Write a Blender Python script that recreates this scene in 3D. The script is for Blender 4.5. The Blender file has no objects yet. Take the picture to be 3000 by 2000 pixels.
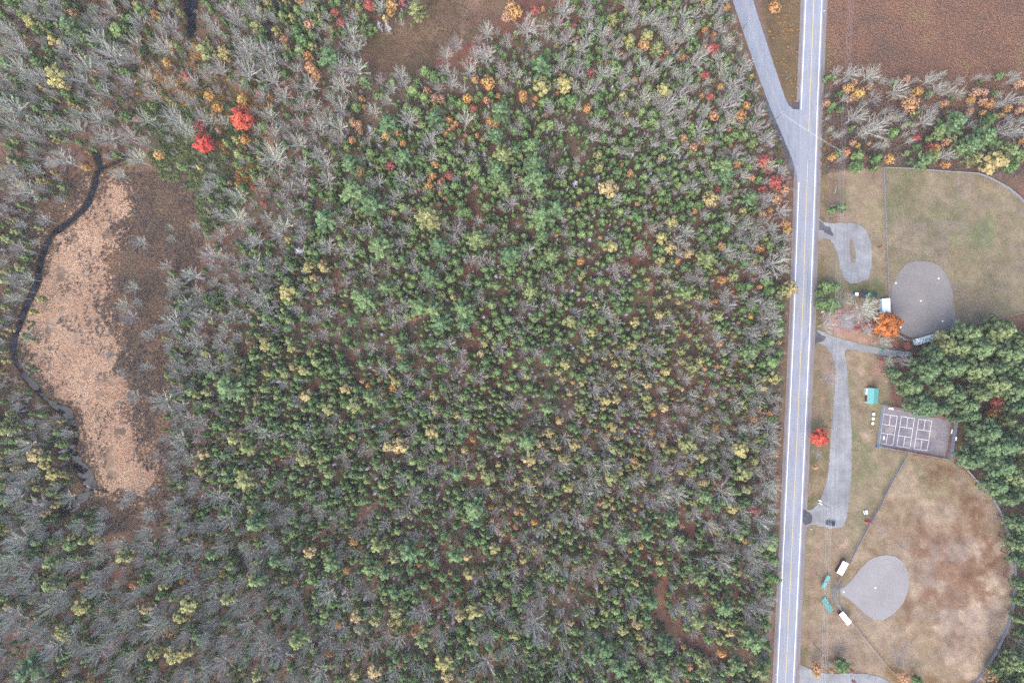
import bpy, math, random
import numpy as np
from mathutils import Vector, Matrix

# ------------------------------------------------------------------ camera, sky, sun, exposure
SC = bpy.context.scene
M = 0.156            # metres per photograph pixel at ground level
H = 312.0            # flying height
rnd = random.Random(7)
nrs = np.random.RandomState(11)

cam = bpy.data.cameras.new('camera'); cam.lens = 24.0; cam.sensor_width = 36.0
cam.clip_start = 1.0; cam.clip_end = 6000.0
camo = bpy.data.objects.new('camera', cam); SC.collection.objects.link(camo)
camo.location = (0, 0, H); camo.rotation_euler = (0, 0, 0)
SC.camera = camo

W = bpy.data.worlds.new('World'); SC.world = W; W.use_nodes = True
nt = W.node_tree; nt.nodes.clear()
sky = nt.nodes.new('ShaderNodeTexSky'); sky.sky_type = 'NISHITA'; sky.sun_disc = False
SUN_EL, SUN_AZ = math.radians(48), math.radians(205)
sky.sun_elevation = SUN_EL; sky.sun_rotation = SUN_AZ
sky.altitude = 200; sky.air_density = 1.0; sky.dust_density = 3.0; sky.ozone_density = 1.0
bg = nt.nodes.new('ShaderNodeBackground'); bg.inputs['Strength'].default_value = 0.13
out = nt.nodes.new('ShaderNodeOutputWorld')
nt.links.new(sky.outputs[0], bg.inputs[0]); nt.links.new(bg.outputs[0], out.inputs[0])
sl = bpy.data.lights.new('sun', 'SUN'); sl.energy = 1.3; sl.angle = math.radians(75); sl.color = (1.0, 0.95, 0.88)
so = bpy.data.objects.new('sun', sl); SC.collection.objects.link(so)
sd = Vector((math.sin(SUN_AZ) * math.cos(SUN_EL), math.cos(SUN_AZ) * math.cos(SUN_EL), math.sin(SUN_EL)))
so.rotation_euler = sd.to_track_quat('Z', 'Y').to_euler()
VS = SC.view_settings
VS.view_transform = 'Standard'; VS.look = 'None'; VS.gamma = 1.0; VS.use_curve_mapping = False
VS.exposure = 2.03
SC.cycles.max_bounces = 4; SC.cycles.diffuse_bounces = 2; SC.cycles.glossy_bounces = 2; SC.cycles.transparent_max_bounces = 12
SC.cycles.use_denoising = False

# ------------------------------------------------------------------ helpers
COL = SC.collection
K = 0.31             # photographed tone -> base colour
def lin(v):
    v /= 255.0
    return v / 12.92 if v <= 0.04045 else ((v + 0.055) / 1.055) ** 2.4
def C(r, g, b, k=1.0):
    return (lin(r) * K * k, lin(g) * K * k, lin(b) * K * k)
def P(px, py, z=0.0):
    """ground point seen at photograph pixel (px, py); z lifts it"""
    return ((px - 1500) * M, (1000 - py) * M, z)
def PE(px, py, z):
    """point of height z seen at pixel (px, py)"""
    k = 1 - z / H
    return ((px - 1500) * M * k, (1000 - py) * M * k, z)
def T(ox, oy, s=760 / 2337.0):
    return lambda x, y: (ox + x * s, oy + y * s)

def tag(o, label=None, cat=None, group=None, kind=None):
    if label: o['label'] = label
    if cat: o['category'] = cat
    if group: o['group'] = group
    if kind: o['kind'] = kind
    return o
def link(name, data, parent=None, loc=None, rz=None):
    o = bpy.data.objects.new(name, data); COL.objects.link(o)
    if parent: o.parent = parent
    if loc is not None: o.location = loc
    if rz is not None: o.rotation_euler = (0, 0, rz)
    return o
def empty(name, loc, rz=0.0):
    o = link(name, None, None, loc, rz); o.empty_display_size = 0.3
    return o

class MB:
    """collects shapes; mesh() makes one mesh"""
    def __init__(s): s.v = []; s.f = []; s.m = []; s.cur = 0
    def add(s, vs, fs):
        b = len(s.v); s.v += [tuple(v) for v in vs]
        s.f += [tuple(i + b for i in f) for f in fs]; s.m += [s.cur] * len(fs)
        return s
    def box(s, cx, cy, cz, sx, sy, sz, rz=0.0, taper=1.0):
        c, n = math.cos(rz), math.sin(rz); vs = []
        for dz, k in ((-.5, 1), (.5, taper)):
            for dx, dy in ((-.5, -.5), (.5, -.5), (.5, .5), (-.5, .5)):
                x, y = dx * sx * k, dy * sy * k
                vs.append((cx + x * c - y * n, cy + x * n + y * c, cz + dz * sz))
        return s.add(vs, [(3, 2, 1, 0), (4, 5, 6, 7), (0, 1, 5, 4), (1, 2, 6, 5), (2, 3, 7, 6), (3, 0, 4, 7)])
    def tube(s, pts, rads, n=6, cap=True):
        rings = []
        pts = [Vector(p) for p in pts]
        if not hasattr(rads, '__len__'): rads = [rads] * len(pts)
        vs, fs = [], []
        for i, p in enumerate(pts):
            d = (pts[min(i + 1, len(pts) - 1)] - pts[max(i - 1, 0)])
            d = d.normalized() if d.length > 1e-9 else Vector((0, 0, 1))
            a = d.cross(Vector((0, 0, 1)))
            a = a.normalized() if a.length > 1e-3 else Vector((1, 0, 0))
            b = d.cross(a)
            for k in range(n):
                t = 2 * math.pi * k / n
                vs.append(p + (a * math.cos(t) + b * math.sin(t)) * rads[i])
        for i in range(len(pts) - 1):
            for k in range(n):
                k2 = (k + 1) % n
                fs.append((i * n + k, i * n + k2, (i + 1) * n + k2, (i + 1) * n + k))
        if cap and n > 2:
            fs.append(tuple(range(n))); fs.append(tuple(range((len(pts) - 1) * n, len(pts) * n))[::-1])
        return s.add(vs, fs)
    def lathe(s, prof, n=12, c=(0, 0, 0)):
        vs, fs = [], []
        for r, z in prof:
            for k in range(n):
                t = 2 * math.pi * k / n
                vs.append((c[0] + r * math.cos(t), c[1] + r * math.sin(t), c[2] + z))
        for i in range(len(prof) - 1):
            for k in range(n):
                k2 = (k + 1) % n
                fs.append((i * n + k, i * n + k2, (i + 1) * n + k2, (i + 1) * n + k))
        return s.add(vs, fs)
    def prism(s, poly, z0, z1):
        n = len(poly)
        vs = [(x, y, z0) for x, y in poly] + [(x, y, z1) for x, y in poly]
        return s.add(vs, [tuple(range(n))[::-1], tuple(range(n, 2 * n))] + [(i, (i + 1) % n, n + (i + 1) % n, n + i) for i in range(n)])
    def mesh(s, name, mats, smooth=False):
        me = bpy.data.meshes.new(name); me.from_pydata(s.v, [], s.f)
        for m in (mats if isinstance(mats, (list, tuple)) else [mats]): me.materials.append(m)
        if any(s.m): me.polygons.foreach_set('material_index', s.m)
        if smooth: me.polygons.foreach_set('use_smooth', [True] * len(s.f))
        me.update(); return me
    def obj(s, name, mats, parent=None, loc=None, rz=None, smooth=False):
        return link(name, s.mesh(name, mats, smooth), parent, loc, rz)

# ------------------------------------------------------------------ materials
def newmat(name):
    m = bpy.data.materials.new(name); m.use_nodes = True
    return m, m.node_tree, m.node_tree.nodes['Principled BSDF']
def nd(t, kind, **kw):
    n = t.nodes.new(kind)
    for k, v in kw.items(): setattr(n, k, v)
    return n
def objcoord(t):
    return nd(t, 'ShaderNodeNewGeometry').outputs['Position']
def noise(t, vec, scale, detail=3.0, rough=0.55):
    n = nd(t, 'ShaderNodeTexNoise'); n.inputs['Scale'].default_value = scale
    n.inputs['Detail'].default_value = detail; n.inputs['Roughness'].default_value = rough
    t.links.new(vec, n.inputs['Vector']); return n.outputs['Fac']
def ramp(t, fac, stops):
    r = nd(t, 'ShaderNodeValToRGB'); e = r.color_ramp.elements
    while len(e) < len(stops): e.new(0.5)
    for el, (p, c) in zip(e, stops): el.position = p; el.color = (*c[:3], 1)
    t.links.new(fac, r.inputs[0]); return r.outputs[0]
def mixc(t, a, b, fac, mode='MIX'):
    n = nd(t, 'ShaderNodeMix', data_type='RGBA', blend_type=mode)
    for s, v in ((n.inputs[0], fac), (n.inputs[6], a), (n.inputs[7], b)):
        if hasattr(v, 'is_linked'): t.links.new(v, s)
        elif isinstance(v, (int, float)): s.default_value = v
        else: s.default_value = (*v[:3], 1)
    return n.outputs[2]
def plain(name, col, rough=0.7, metal=0.0, var=0.12, scale=1.5, spec=0.3):
    m, t, b = newmat(name)
    f = noise(t, objcoord(t), scale, 4)
    lo = tuple(c * (1 - var) for c in col); hi = tuple(c * (1 + var) for c in col)
    t.links.new(ramp(t, f, [(0.3, lo), (0.7, hi)]), b.inputs['Base Color'])
    b.inputs['Roughness'].default_value = rough; b.inputs['Metallic'].default_value = metal
    b.inputs['Specular IOR Level'].default_value = spec
    return m
def leafmat(name, stops, sat=0.25, transl=0.25, loc=0.0, k=.5):
    """per-tree colour from a random ramp, per-leaf brightness from the 'lv' attribute"""
    m, t, b = newmat(name)
    oi = nd(t, 'ShaderNodeObjectInfo'); fac = oi.outputs['Random']
    if loc:      # neighbours share a tone: the stand or the wet patch they grow in
        nz = noise(t, oi.outputs['Location'], loc, 3); mr = nd(t, 'ShaderNodeMapRange'); mr.inputs[1].default_value = .3; mr.inputs[2].default_value = .7
        t.links.new(nz, mr.inputs[0]); mm = nd(t, 'ShaderNodeMix'); mm.inputs[0].default_value = k
        t.links.new(fac, mm.inputs[2]); t.links.new(mr.outputs[0], mm.inputs[3]); fac = mm.outputs[0]
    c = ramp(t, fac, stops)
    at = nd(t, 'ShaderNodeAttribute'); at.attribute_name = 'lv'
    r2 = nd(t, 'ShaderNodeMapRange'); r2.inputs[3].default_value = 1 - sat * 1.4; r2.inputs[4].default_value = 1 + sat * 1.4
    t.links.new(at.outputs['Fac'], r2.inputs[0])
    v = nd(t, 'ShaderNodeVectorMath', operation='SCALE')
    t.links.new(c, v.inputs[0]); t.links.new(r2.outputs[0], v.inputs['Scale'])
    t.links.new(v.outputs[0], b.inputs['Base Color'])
    b.inputs['Roughness'].default_value = 0.75; b.inputs['Specular IOR Level'].default_value = 0.2
    if transl:
        tr = nd(t, 'ShaderNodeBsdfTranslucent'); t.links.new(v.outputs[0], tr.inputs[0])
        mx = nd(t, 'ShaderNodeMixShader'); mx.inputs[0].default_value = transl
        o = t.nodes['Material Output']
        t.links.new(b.outputs[0], mx.inputs[1]); t.links.new(tr.outputs[0], mx.inputs[2]); t.links.new(mx.outputs[0], o.inputs[0])
    return m
F = 2.15   # foliage tones are read from sun-and-shade mixtures, so the leaf itself is a little lighter
MAT = {}
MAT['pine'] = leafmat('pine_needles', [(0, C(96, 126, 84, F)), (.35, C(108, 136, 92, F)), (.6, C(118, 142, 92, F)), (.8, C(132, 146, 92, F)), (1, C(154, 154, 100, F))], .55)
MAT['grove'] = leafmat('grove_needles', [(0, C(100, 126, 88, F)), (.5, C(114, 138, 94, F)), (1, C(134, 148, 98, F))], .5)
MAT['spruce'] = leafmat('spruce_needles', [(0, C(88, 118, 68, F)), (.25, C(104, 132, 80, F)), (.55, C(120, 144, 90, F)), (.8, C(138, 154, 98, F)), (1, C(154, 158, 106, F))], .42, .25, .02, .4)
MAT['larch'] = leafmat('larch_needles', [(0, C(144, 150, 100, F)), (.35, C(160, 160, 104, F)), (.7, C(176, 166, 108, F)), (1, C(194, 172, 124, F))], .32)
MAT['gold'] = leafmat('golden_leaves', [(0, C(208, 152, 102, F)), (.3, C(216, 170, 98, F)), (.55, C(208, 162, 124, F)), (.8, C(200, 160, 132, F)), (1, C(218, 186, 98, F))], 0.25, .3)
MAT['maple'] = leafmat('vivid_maple_leaves', [(0, C(216, 88, 78, F)), (1, C(222, 108, 82, F))], 0.25, .3)
MAT['red'] = leafmat('red_leaves', [(0, C(186, 100, 96, F)), (.4, C(196, 112, 100, F)), (.7, C(184, 116, 112, F)), (1, C(204, 128, 100, F))], 0.25, .3)
MAT['rust'] = leafmat('rust_leaves', [(0, C(200, 118, 66, F)), (1, C(206, 128, 68, F))], 0.5, .3)
MAT['bark'] = plain('bark', C(128, 116, 112), .9, var=.25)
def barkmat(name, stops):
    m, t, b = newmat(name)
    oi = nd(t, 'ShaderNodeObjectInfo')
    c = ramp(t, oi.outputs['Random'], stops)
    f = noise(t, objcoord(t), 0.9, 3)
    t.links.new(mixc(t, c, ramp(t, f, [(.3, (.72, .72, .72)), (.7, (1.2, 1.2, 1.2))]), 1.0, 'MULTIPLY'), b.inputs['Base Color'])
    b.inputs['Roughness'].default_value = 0.9; b.inputs['Specular IOR Level'].default_value = 0.1
    return m
MAT['twig'] = barkmat('grey_branch', [(0, C(200, 196, 190, 1.8)), (.4, C(206, 206, 196, 1.8)), (.7, C(212, 216, 196, 1.8)), (1, C(194, 184, 184, 1.75))])
MAT['deadwood'] = barkmat('dead_wood', [(0, C(190, 188, 196, 1.7)), (1, C(210, 208, 214, 1.7))])
MAT['shrubtwig'] = barkmat('shrub_twig', [(0, C(140, 122, 114, 1.7)), (.5, C(152, 136, 130, 1.7)), (1, C(158, 146, 146, 1.7))])
MAT['shrubleaf'] = leafmat('shrub_leaves', [(0, C(84, 104, 66, F)), (.6, C(100, 112, 68, F)), (1, C(120, 120, 72, F))])
MAT['shruborange'] = leafmat('shrub_autumn_leaves', [(0, C(150, 116, 66, F)), (.5, C(166, 120, 80, F)), (1, C(156, 126, 66, F))])
MAT['straw'] = leafmat('marsh_straw', [(0, C(172, 136, 112, 2.1)), (.3, C(190, 152, 126, 2.15)), (.65, C(204, 168, 140, 2.2)), (1, C(212, 178, 150, 2.2))], .14, .1, .035, .8)
MAT['heath'] = leafmat('heath_stems', [(0, C(132, 110, 98, 1.5)), (.35, C(152, 116, 98, 1.5)), (.7, C(166, 124, 102, 1.5)), (1, C(162, 138, 104, 1.5))], .2, .1, .05, .8)
MAT['brownsedge'] = leafmat('brown_sedge', [(0, C(112, 104, 82, 1.35)), (.35, C(132, 108, 88, 1.35)), (.7, C(152, 116, 92, 1.35)), (1, C(164, 130, 100, 1.35))], .2, .1, .045, .8)

# ------------------------------------------------------------------ ground colours (soft-edged regions, photograph pixels)
_NT = {}
def vnoise(x, y, s, seed):
    """smooth value noise, 0..1"""
    g = _NT.get(seed)
    if g is None: g = _NT[seed] = np.random.RandomState(seed).rand(256, 256)
    x = x / s; y = y / s
    xi = np.floor(x).astype(int); yi = np.floor(y).astype(int)
    fx = x - xi; fy = y - yi; fx = fx * fx * (3 - 2 * fx); fy = fy * fy * (3 - 2 * fy)
    a = g[xi & 255, yi & 255]; b = g[(xi + 1) & 255, yi & 255]; c = g[xi & 255, (yi + 1) & 255]; d = g[(xi + 1) & 255, (yi + 1) & 255]
    return (a * (1 - fx) + b * fx) * (1 - fy) + (c * (1 - fx) + d * fx) * fy
def fbm(x, y, s, seed, o=3):
    t = 0; a = 1; n = 0
    for k in range(o):
        t = t + a * vnoise(x, y, s / 2 ** k, seed + k); n += a; a *= .55
    return t / n
def sdist(poly, x, y):
    """signed distance, positive inside"""
    p = np.array(poly, float); q = np.roll(p, -1, 0)
    d = np.full(x.shape, 1e9); ins = np.zeros(x.shape, bool)
    for (ax, ay), (bx, by) in zip(p, q):
        ex, ey = bx - ax, by - ay; L = ex * ex + ey * ey + 1e-9
        t = np.clip(((x - ax) * ex + (y - ay) * ey) / L, 0, 1)
        d = np.minimum(d, (x - ax - t * ex) ** 2 + (y - ay - t * ey) ** 2)
        c = (ay > y) != (by > y)
        with np.errstate(divide='ignore', invalid='ignore'):
            ins ^= c & (x < ex * (y - ay) / (by - ay if by != ay else 1e-9) + ax)
    d = np.sqrt(d); return np.where(ins, d, -d)
def pdist(line, x, y):
    d = np.full(x.shape, 1e9)
    for (ax, ay, aw), (bx, by, bw) in zip(line[:-1], line[1:]):
        ex, ey = bx - ax, by - ay; L = ex * ex + ey * ey + 1e-9
        t = np.clip(((x - ax) * ex + (y - ay) * ey) / L, 0, 1)
        d = np.minimum(d, np.hypot(x - ax - t * ex, y - ay - t * ey) - (aw + (bw - aw) * t) / 2)
    return -d
def tp(t, s):
    v = [float(q) for q in s.replace(',', ' ').split()]
    return [t(v[i], v[i + 1]) for i in range(0, len(v), 2)]
TA, TB, TC, TD = T(0, 0), T(740, 0), T(1500, 0), T(2240, 0)
TE, TF_, TG, TH = T(0, 500), T(740, 500), T(1500, 500), T(2240, 460)
TI, TJ, TK, TL = T(0, 1000), T(740, 1000), T(1500, 1000), T(2240, 940)
TM, TN, TO, TQ = T(0, 1490), T(740, 1490), T(1500, 1490), T(2240, 1440, 760 / 2128.0)
R1 = T(2380, 820, 300 / 2352.0); R2 = T(2560, 930, 240 / 2352.0); R3 = T(2500, 1110, 180 / 1283.0); R4 = T(2540, 1170, 300 / 2352.0)

MARSH = [(x * 1.2755, y * 1.2755) for x, y in ((215,400),(268,418),(298,455),(300,490),(276,530),(250,580),(236,640),(240,700),(262,760),(276,830),(290,900),(300,960),(322,1010),(345,1060),(360,1110),(310,1150),(240,1140),(215,1090),(195,1000),(165,930),(115,905),(70,872),(42,825),(42,770),(62,700),(82,640),(92,590),(112,540),(150,512),(190,490),(208,440))]
STREAM = [[(*TE(x, y), w * .325) for x, y, w in ((872,5,34),(860,90,56),(835,180,56),(800,270,56),(750,345,48),(650,440,46),(550,512,66),(470,570,40),(410,680,48),(372,800,58),(345,900,66),(330,990,72),(280,1120,58),(230,1230,66),(190,1350,44),(140,1450,50),(115,1560,56))]
          + [(*TI(x, y), w * .325) for x, y, w in ((115,40,56),(130,150,40),(190,270,42),(280,370,80),(370,480,46),(470,565,50),(600,630,100),(635,720,80),(600,790,40),(555,820,26),(560,880,24),(620,970,60),(670,1030,80),(700,1100,100),(760,1190,140),(815,1280,105),(790,1360,66),(710,1430,90),(630,1490,130),(560,1545,80))],
          [(*TI(x, y), w * .325) for x, y, w in ((640,730,70),(692,800,30),(680,880,40),(655,960,60))],
          [(*TI(x, y), w * .325) for x, y, w in ((830,1300,40),(900,1330,18),(960,1350,12))],
          [(*TA(x, y), w * .325) for x, y, w in ((1712,-60,130),(1712,60,120),(1725,160,75),(1722,250,70),(1712,315,40))],
          [(*TA(x, y), w * .325) for x, y, w in ((860,1380,60),(885,1450,60),(900,1510,44),(870,1560,36))],
          [(*TA(x, y), w * .325) for x, y, w in ((900,1522,26),(960,1500,26),(1060,1450,26),(1140,1400,30))],
          [(*TA(x, y), w * .325) for x, y, w in ((1165,395,26),(1230,400,30),(1300,380,26))]]
REG = []   # (polygon, observed colour, softness, edge noise)
def reg(poly, col, soft=20, en=20): REG.append((poly, tuple(min(238, (q * .86 + sum(col) / 3 * .14) * 1.08 + 6) for q in col), soft, en))
OV = lambda s: [(x * 1.27551, y * 1.27551) for x, y in tp(lambda a, b: (a, b), s)]
reg(OV('250 405, 400 400, 490 420, 470 500, 450 600, 430 720, 430 860, 420 960, 440 1040, 400 1160, 360 1200, 240 1220, 120 1230, 30 1150, 0 1000, -60 900, -60 480, 100 440, 200 400'), (134, 108, 92), 40, 60)
reg(OV('280 420, 400 430, 420 520, 400 600, 380 700, 330 700, 270 620, 300 520'), (112, 100, 84), 40, 50)
reg(OV('330 250, 470 230, 560 260, 600 330, 580 420, 520 500, 470 520, 460 430, 380 400, 340 330'), (104, 104, 78), 40, 40)
reg(OV('330 110, 440 110, 520 190, 600 220, 605 340, 580 420, 540 330, 450 220, 340 200'), (134, 112, 76), 30, 40)
reg(OV('0 780, 40 900, 130 960, 170 1100, 150 1180, 40 1160, -60 1000'), (132, 98, 80), 30, 40)
reg(MARSH, (188, 152, 128), 30, 50)
reg(OV('60 720, 150 600, 210 620, 230 740, 210 860, 90 850, 60 790'), (194, 160, 138), 60, 60)
reg(OV('110 850, 170 830, 200 880, 230 960, 250 1040, 200 1030, 150 930'), (170, 134, 116), 30, 50)
reg(tp(TB, '1080 250, 1430 190, 1590 0, 1620 -160, 2220 -160, 2190 60, 2140 220, 2050 330, 1800 420, 1650 560, 1540 640, 1150 700, 1060 640, 990 480, 1020 340'), (130, 102, 86), 14, 30)
reg(tp(TB, '1650 -100, 2150 -100, 2100 60, 1900 220, 1800 100'), (152, 116, 108), 30, 40)
reg(tp(TB, '990 330, 1060 330, 1080 500, 1090 660, 1040 620, 980 480'), (158, 108, 102), 8, 8)
reg([(2420, -150), (3200, -150), (3200, 340), (2700, 340), (2560, 290), (2480, 260), (2425, 260)], (140, 104, 90), 30, 40)
reg([(2560, -150), (2760, -150), (2700, 40), (2600, 120)], (150, 112, 92), 60, 90)
reg([(2900, 60), (3200, 40), (3200, 320), (2900, 300), (2840, 200)], (128, 104, 90), 60, 90)
reg([(2430, 90), (2500, 60), (2520, 180), (2460, 230)], (128, 100, 92), 30, 50)
reg([(2405, 230), (2560, 270), (2720, 310), (3200, 310), (3200, 600), (2880, 505), (2580, 488), (2400, 520)], (130, 97, 88), 30, 40)
reg([(2212, -100), (2352, -100), (2342, 310), (2312, 298), (2250, 140)], (128, 104, 76), 8, 10)
reg([(2388, 500), (2590, 488), (2605, 880), (2560, 900), (2370, 900)], (164, 144, 118), 16, 20)
reg([(2395, 505), (2480, 505), (2470, 640), (2390, 620)], (160, 126, 112), 16, 30)
reg(tp(TH, '750 300, 950 250, 1060 300, 1060 600, 900 620, 780 560'), (168, 152, 120), 20, 30)
reg(tp(TH, '730 1130, 1000 1100, 1080 1200, 1000 1260, 780 1230'), (118, 126, 84), 10, 20)
reg([(2588, 490), (2860, 506), (2950, 548), (3000, 592), (3200, 760), (3200, 860), (3000, 915), (2850, 948), (2690, 985), (2605, 960), (2600, 700)], (160, 143, 113), 6, 4)
reg(tp(TH, '1500 450, 1800 500, 2000 700, 1950 950, 1750 800, 1550 650'), (146, 140, 104), 50, 60)
reg(tp(TH, '1850 600, 2050 560, 2050 800, 1900 850'), (132, 137, 98), 30, 50)
reg(tp(TH, '1100 100, 1400 120, 1350 400, 1150 600, 1100 400'), (136, 130, 96), 30, 60)
reg([(2362, 930), (2600, 985), (2680, 1010), (2700, 1100), (2600, 1200), (2570, 1310), (2660, 1330), (2590, 1450), (2480, 1650), (2440, 1700), (2330, 1700)], (158, 146, 116), 12, 10)
reg(tp(TL, '640 60, 960 60, 1080 200, 1000 230, 800 180, 650 130'), (196, 152, 132), 8, 14)
reg(tp(TL, '420 200, 520 210, 620 330, 640 560, 560 640, 470 560, 440 380'), (190, 146, 138), 14, 20)
reg(tp(TH, '450 1380, 700 1350, 1000 1350, 1000 1568, 640 1568, 460 1500'), (186, 140, 134), 14, 20)
reg(tp(TL, '720 260, 1060 320, 1100 420, 1130 540, 1000 560, 860 500, 760 380'), (184, 154, 132), 14, 24)
reg(tp(TL, '930 330, 1080 360, 1120 500, 960 500'), (196, 148, 136), 14, 24)
reg(tp(TL, '1100 430, 1250 700, 1180 760, 1120 700, 1130 560'), (150, 106, 92), 10, 14)
reg(tp(TL, '850 1000, 950 980, 960 1120, 900 1120'), (200, 170, 152), 10, 14)
reg(tp(TL, '400 300, 560 560, 610 900, 580 1300, 540 1568, 370 1568, 390 900'), (146, 124, 92), 10, 16)
reg(tp(TL, '770 900, 950 1150, 1000 1300, 900 1568, 780 1500'), (142, 138, 102), 14, 30)
reg([(2610, 1000), (2760, 970), (3200, 930), (3200, 1620), (2960, 1500), (2880, 1400), (2800, 1345), (2810, 1230), (2700, 1200), (2620, 1120)], (120, 86, 76), 16, 24)
reg(tp(TL, '1750 880, 1840 880, 1800 1100, 1700 1250, 1690 1240'), (146, 118, 86), 6, 6)
reg([(2660, 1330), (2790, 1352), (2850, 1400), (2900, 1448), (2935, 1520), (2958, 1580), (2968, 1680), (2962, 1780), (2940, 1850), (2900, 1930), (2850, 2000), (2800, 2100), (2620, 2100), (2560, 1920), (2490, 1820), (2460, 1760), (2480, 1650), (2590, 1450)], (168, 142, 114), 5, 4)
reg(tp(TL, '1250 1230, 1650 1260, 1800 1400, 1800 1568, 1150 1568'), (152, 136, 104), 30, 40)
reg(tp(TQ, '1100 300, 1500 250, 1750 300, 1900 500, 1850 900, 1600 1000, 1300 900, 1250 600'), (160, 122, 100), 40, 70)
reg(tp(TQ, '1620 400, 1780 330, 1760 520, 1600 520'), (202, 176, 158), 20, 40)
reg(tp(TQ, '1900 420, 2040 480, 2060 800, 1950 860, 1800 720, 1900 600'), (208, 182, 160), 20, 50)
reg(tp(TQ, '1450 1050, 1900 900, 2030 900, 1990 1120, 1880 1330, 1750 1500, 1500 1450, 1480 1250'), (208, 180, 160), 30, 60)
reg(tp(TQ, '950 1400, 1150 1480, 1500 1520, 1720 1560, 1700 1640, 1150 1640, 1020 1500'), (146, 112, 74), 14, 20)
reg(tp(TQ, '300 340, 480 300, 700 250, 690 560, 600 760, 720 1070, 1000 1420, 960 1500, 300 1430'), (172, 146, 124), 14, 14)
reg(tp(TQ, '330 330, 420 320, 440 700, 420 1100, 330 1350, 300 900'), (164, 124, 108), 12, 18)
reg(tp(TQ, '560 430, 700 380, 700 470, 600 500'), (206, 174, 152), 12, 24)
reg(tp(TQ, '480 1340, 620 1340, 760 1420, 620 1440, 480 1420'), (134, 106, 84), 10, 14)
reg(tp(TQ, '380 1080, 700 1000, 900 1300, 700 1380, 420 1300'), (178, 152, 134), 20, 30)
reg(tp(TO, '2180 760, 2337 680, 2400 900, 2337 1250, 2250 1000'), (172, 126, 124), 8, 14)
reg(tp(TO, '830 760, 1150 740, 1200 860, 1030 1000, 900 900'), (142, 104, 92), 12, 24)
reg(tp(TK, '1040 180, 1120 200, 1080 400, 1000 380'), (150, 96, 86), 10, 20)
reg(tp(TK, '900 560, 1500 560, 1500 850, 1000 850'), (134, 100, 88), 40, 60)
reg(tp(TN, '1040 90, 1300 120, 1460 220, 1320 300, 1060 200'), (132, 88, 76), 14, 30)
PATHS = [([(*TO(x, y), 44 * .325) for x, y in ((1345,700),(1310,820),(1350,950),(1430,1080),(1580,1180),(1720,1250),(1900,1310),(2100,1330),(2330,1500))], (158, 116, 102), 8)]
# roadside verges (east and west of the main road)
def roadx(y): return float(np.interp(y, [-400, 0, 325, 460, 970, 1450, 2000, 2400], [2377, 2360.5, 2347, 2343, 2325, 2303, 2277, 2258]))
ys = list(range(-300, 2301, 100))
reg([(roadx(y) + 52, y) for y in ys] + [(roadx(y) + 84, y) for y in ys[::-1]], (136, 118, 82), 8, 8)
reg([(roadx(y) + 52, y) for y in ys] + [(roadx(y) + 66, y) for y in ys[::-1]], (126, 120, 78), 4, 4)
reg([(roadx(y) - 22, y) for y in ys if y > 480] + [(roadx(y) - 2, y) for y in ys[::-1] if y > 480], (138, 110, 84), 6, 6)

def byx(i): return REG[i][0]
MOTTLE = [([(2660, 1345), (2790, 1365), (2890, 1450), (2950, 1580), (2962, 1680), (2955, 1780), (2930, 1850), (2890, 1930), (2840, 2000), (2660, 2000), (2500, 1820), (2480, 1650), (2590, 1460)], (148, 108, 86), (218, 194, 172), (186, 166, 158)),
          ([(2596, 500), (2860, 516), (2945, 558), (3000, 610), (3150, 780), (3150, 850), (2850, 940), (2700, 975), (2610, 940)], (142, 140, 110), (190, 172, 152), (174, 156, 148)),
          ([(2425, -150), (3200, -150), (3200, 480), (2600, 480), (2420, 480)], (136, 108, 98), (172, 136, 114), (150, 132, 128)),
          (REG[8][0], (118, 92, 78), (178, 146, 120), (130, 120, 88)),
          ([(2395, 500), (2585, 500), (2600, 880), (2380, 900)], (134, 132, 98), (200, 178, 152), (182, 152, 140)),
          ([(2380, 1000), (2560, 1030), (2600, 1300), (2640, 1330), (2480, 1640), (2500, 1830), (2560, 1930), (2320, 1930), (2340, 1600)], (132, 130, 94), (200, 178, 154), (176, 146, 130)),
          (REG[0][0], (118, 110, 94), (172, 138, 114), (138, 122, 118))]
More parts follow.
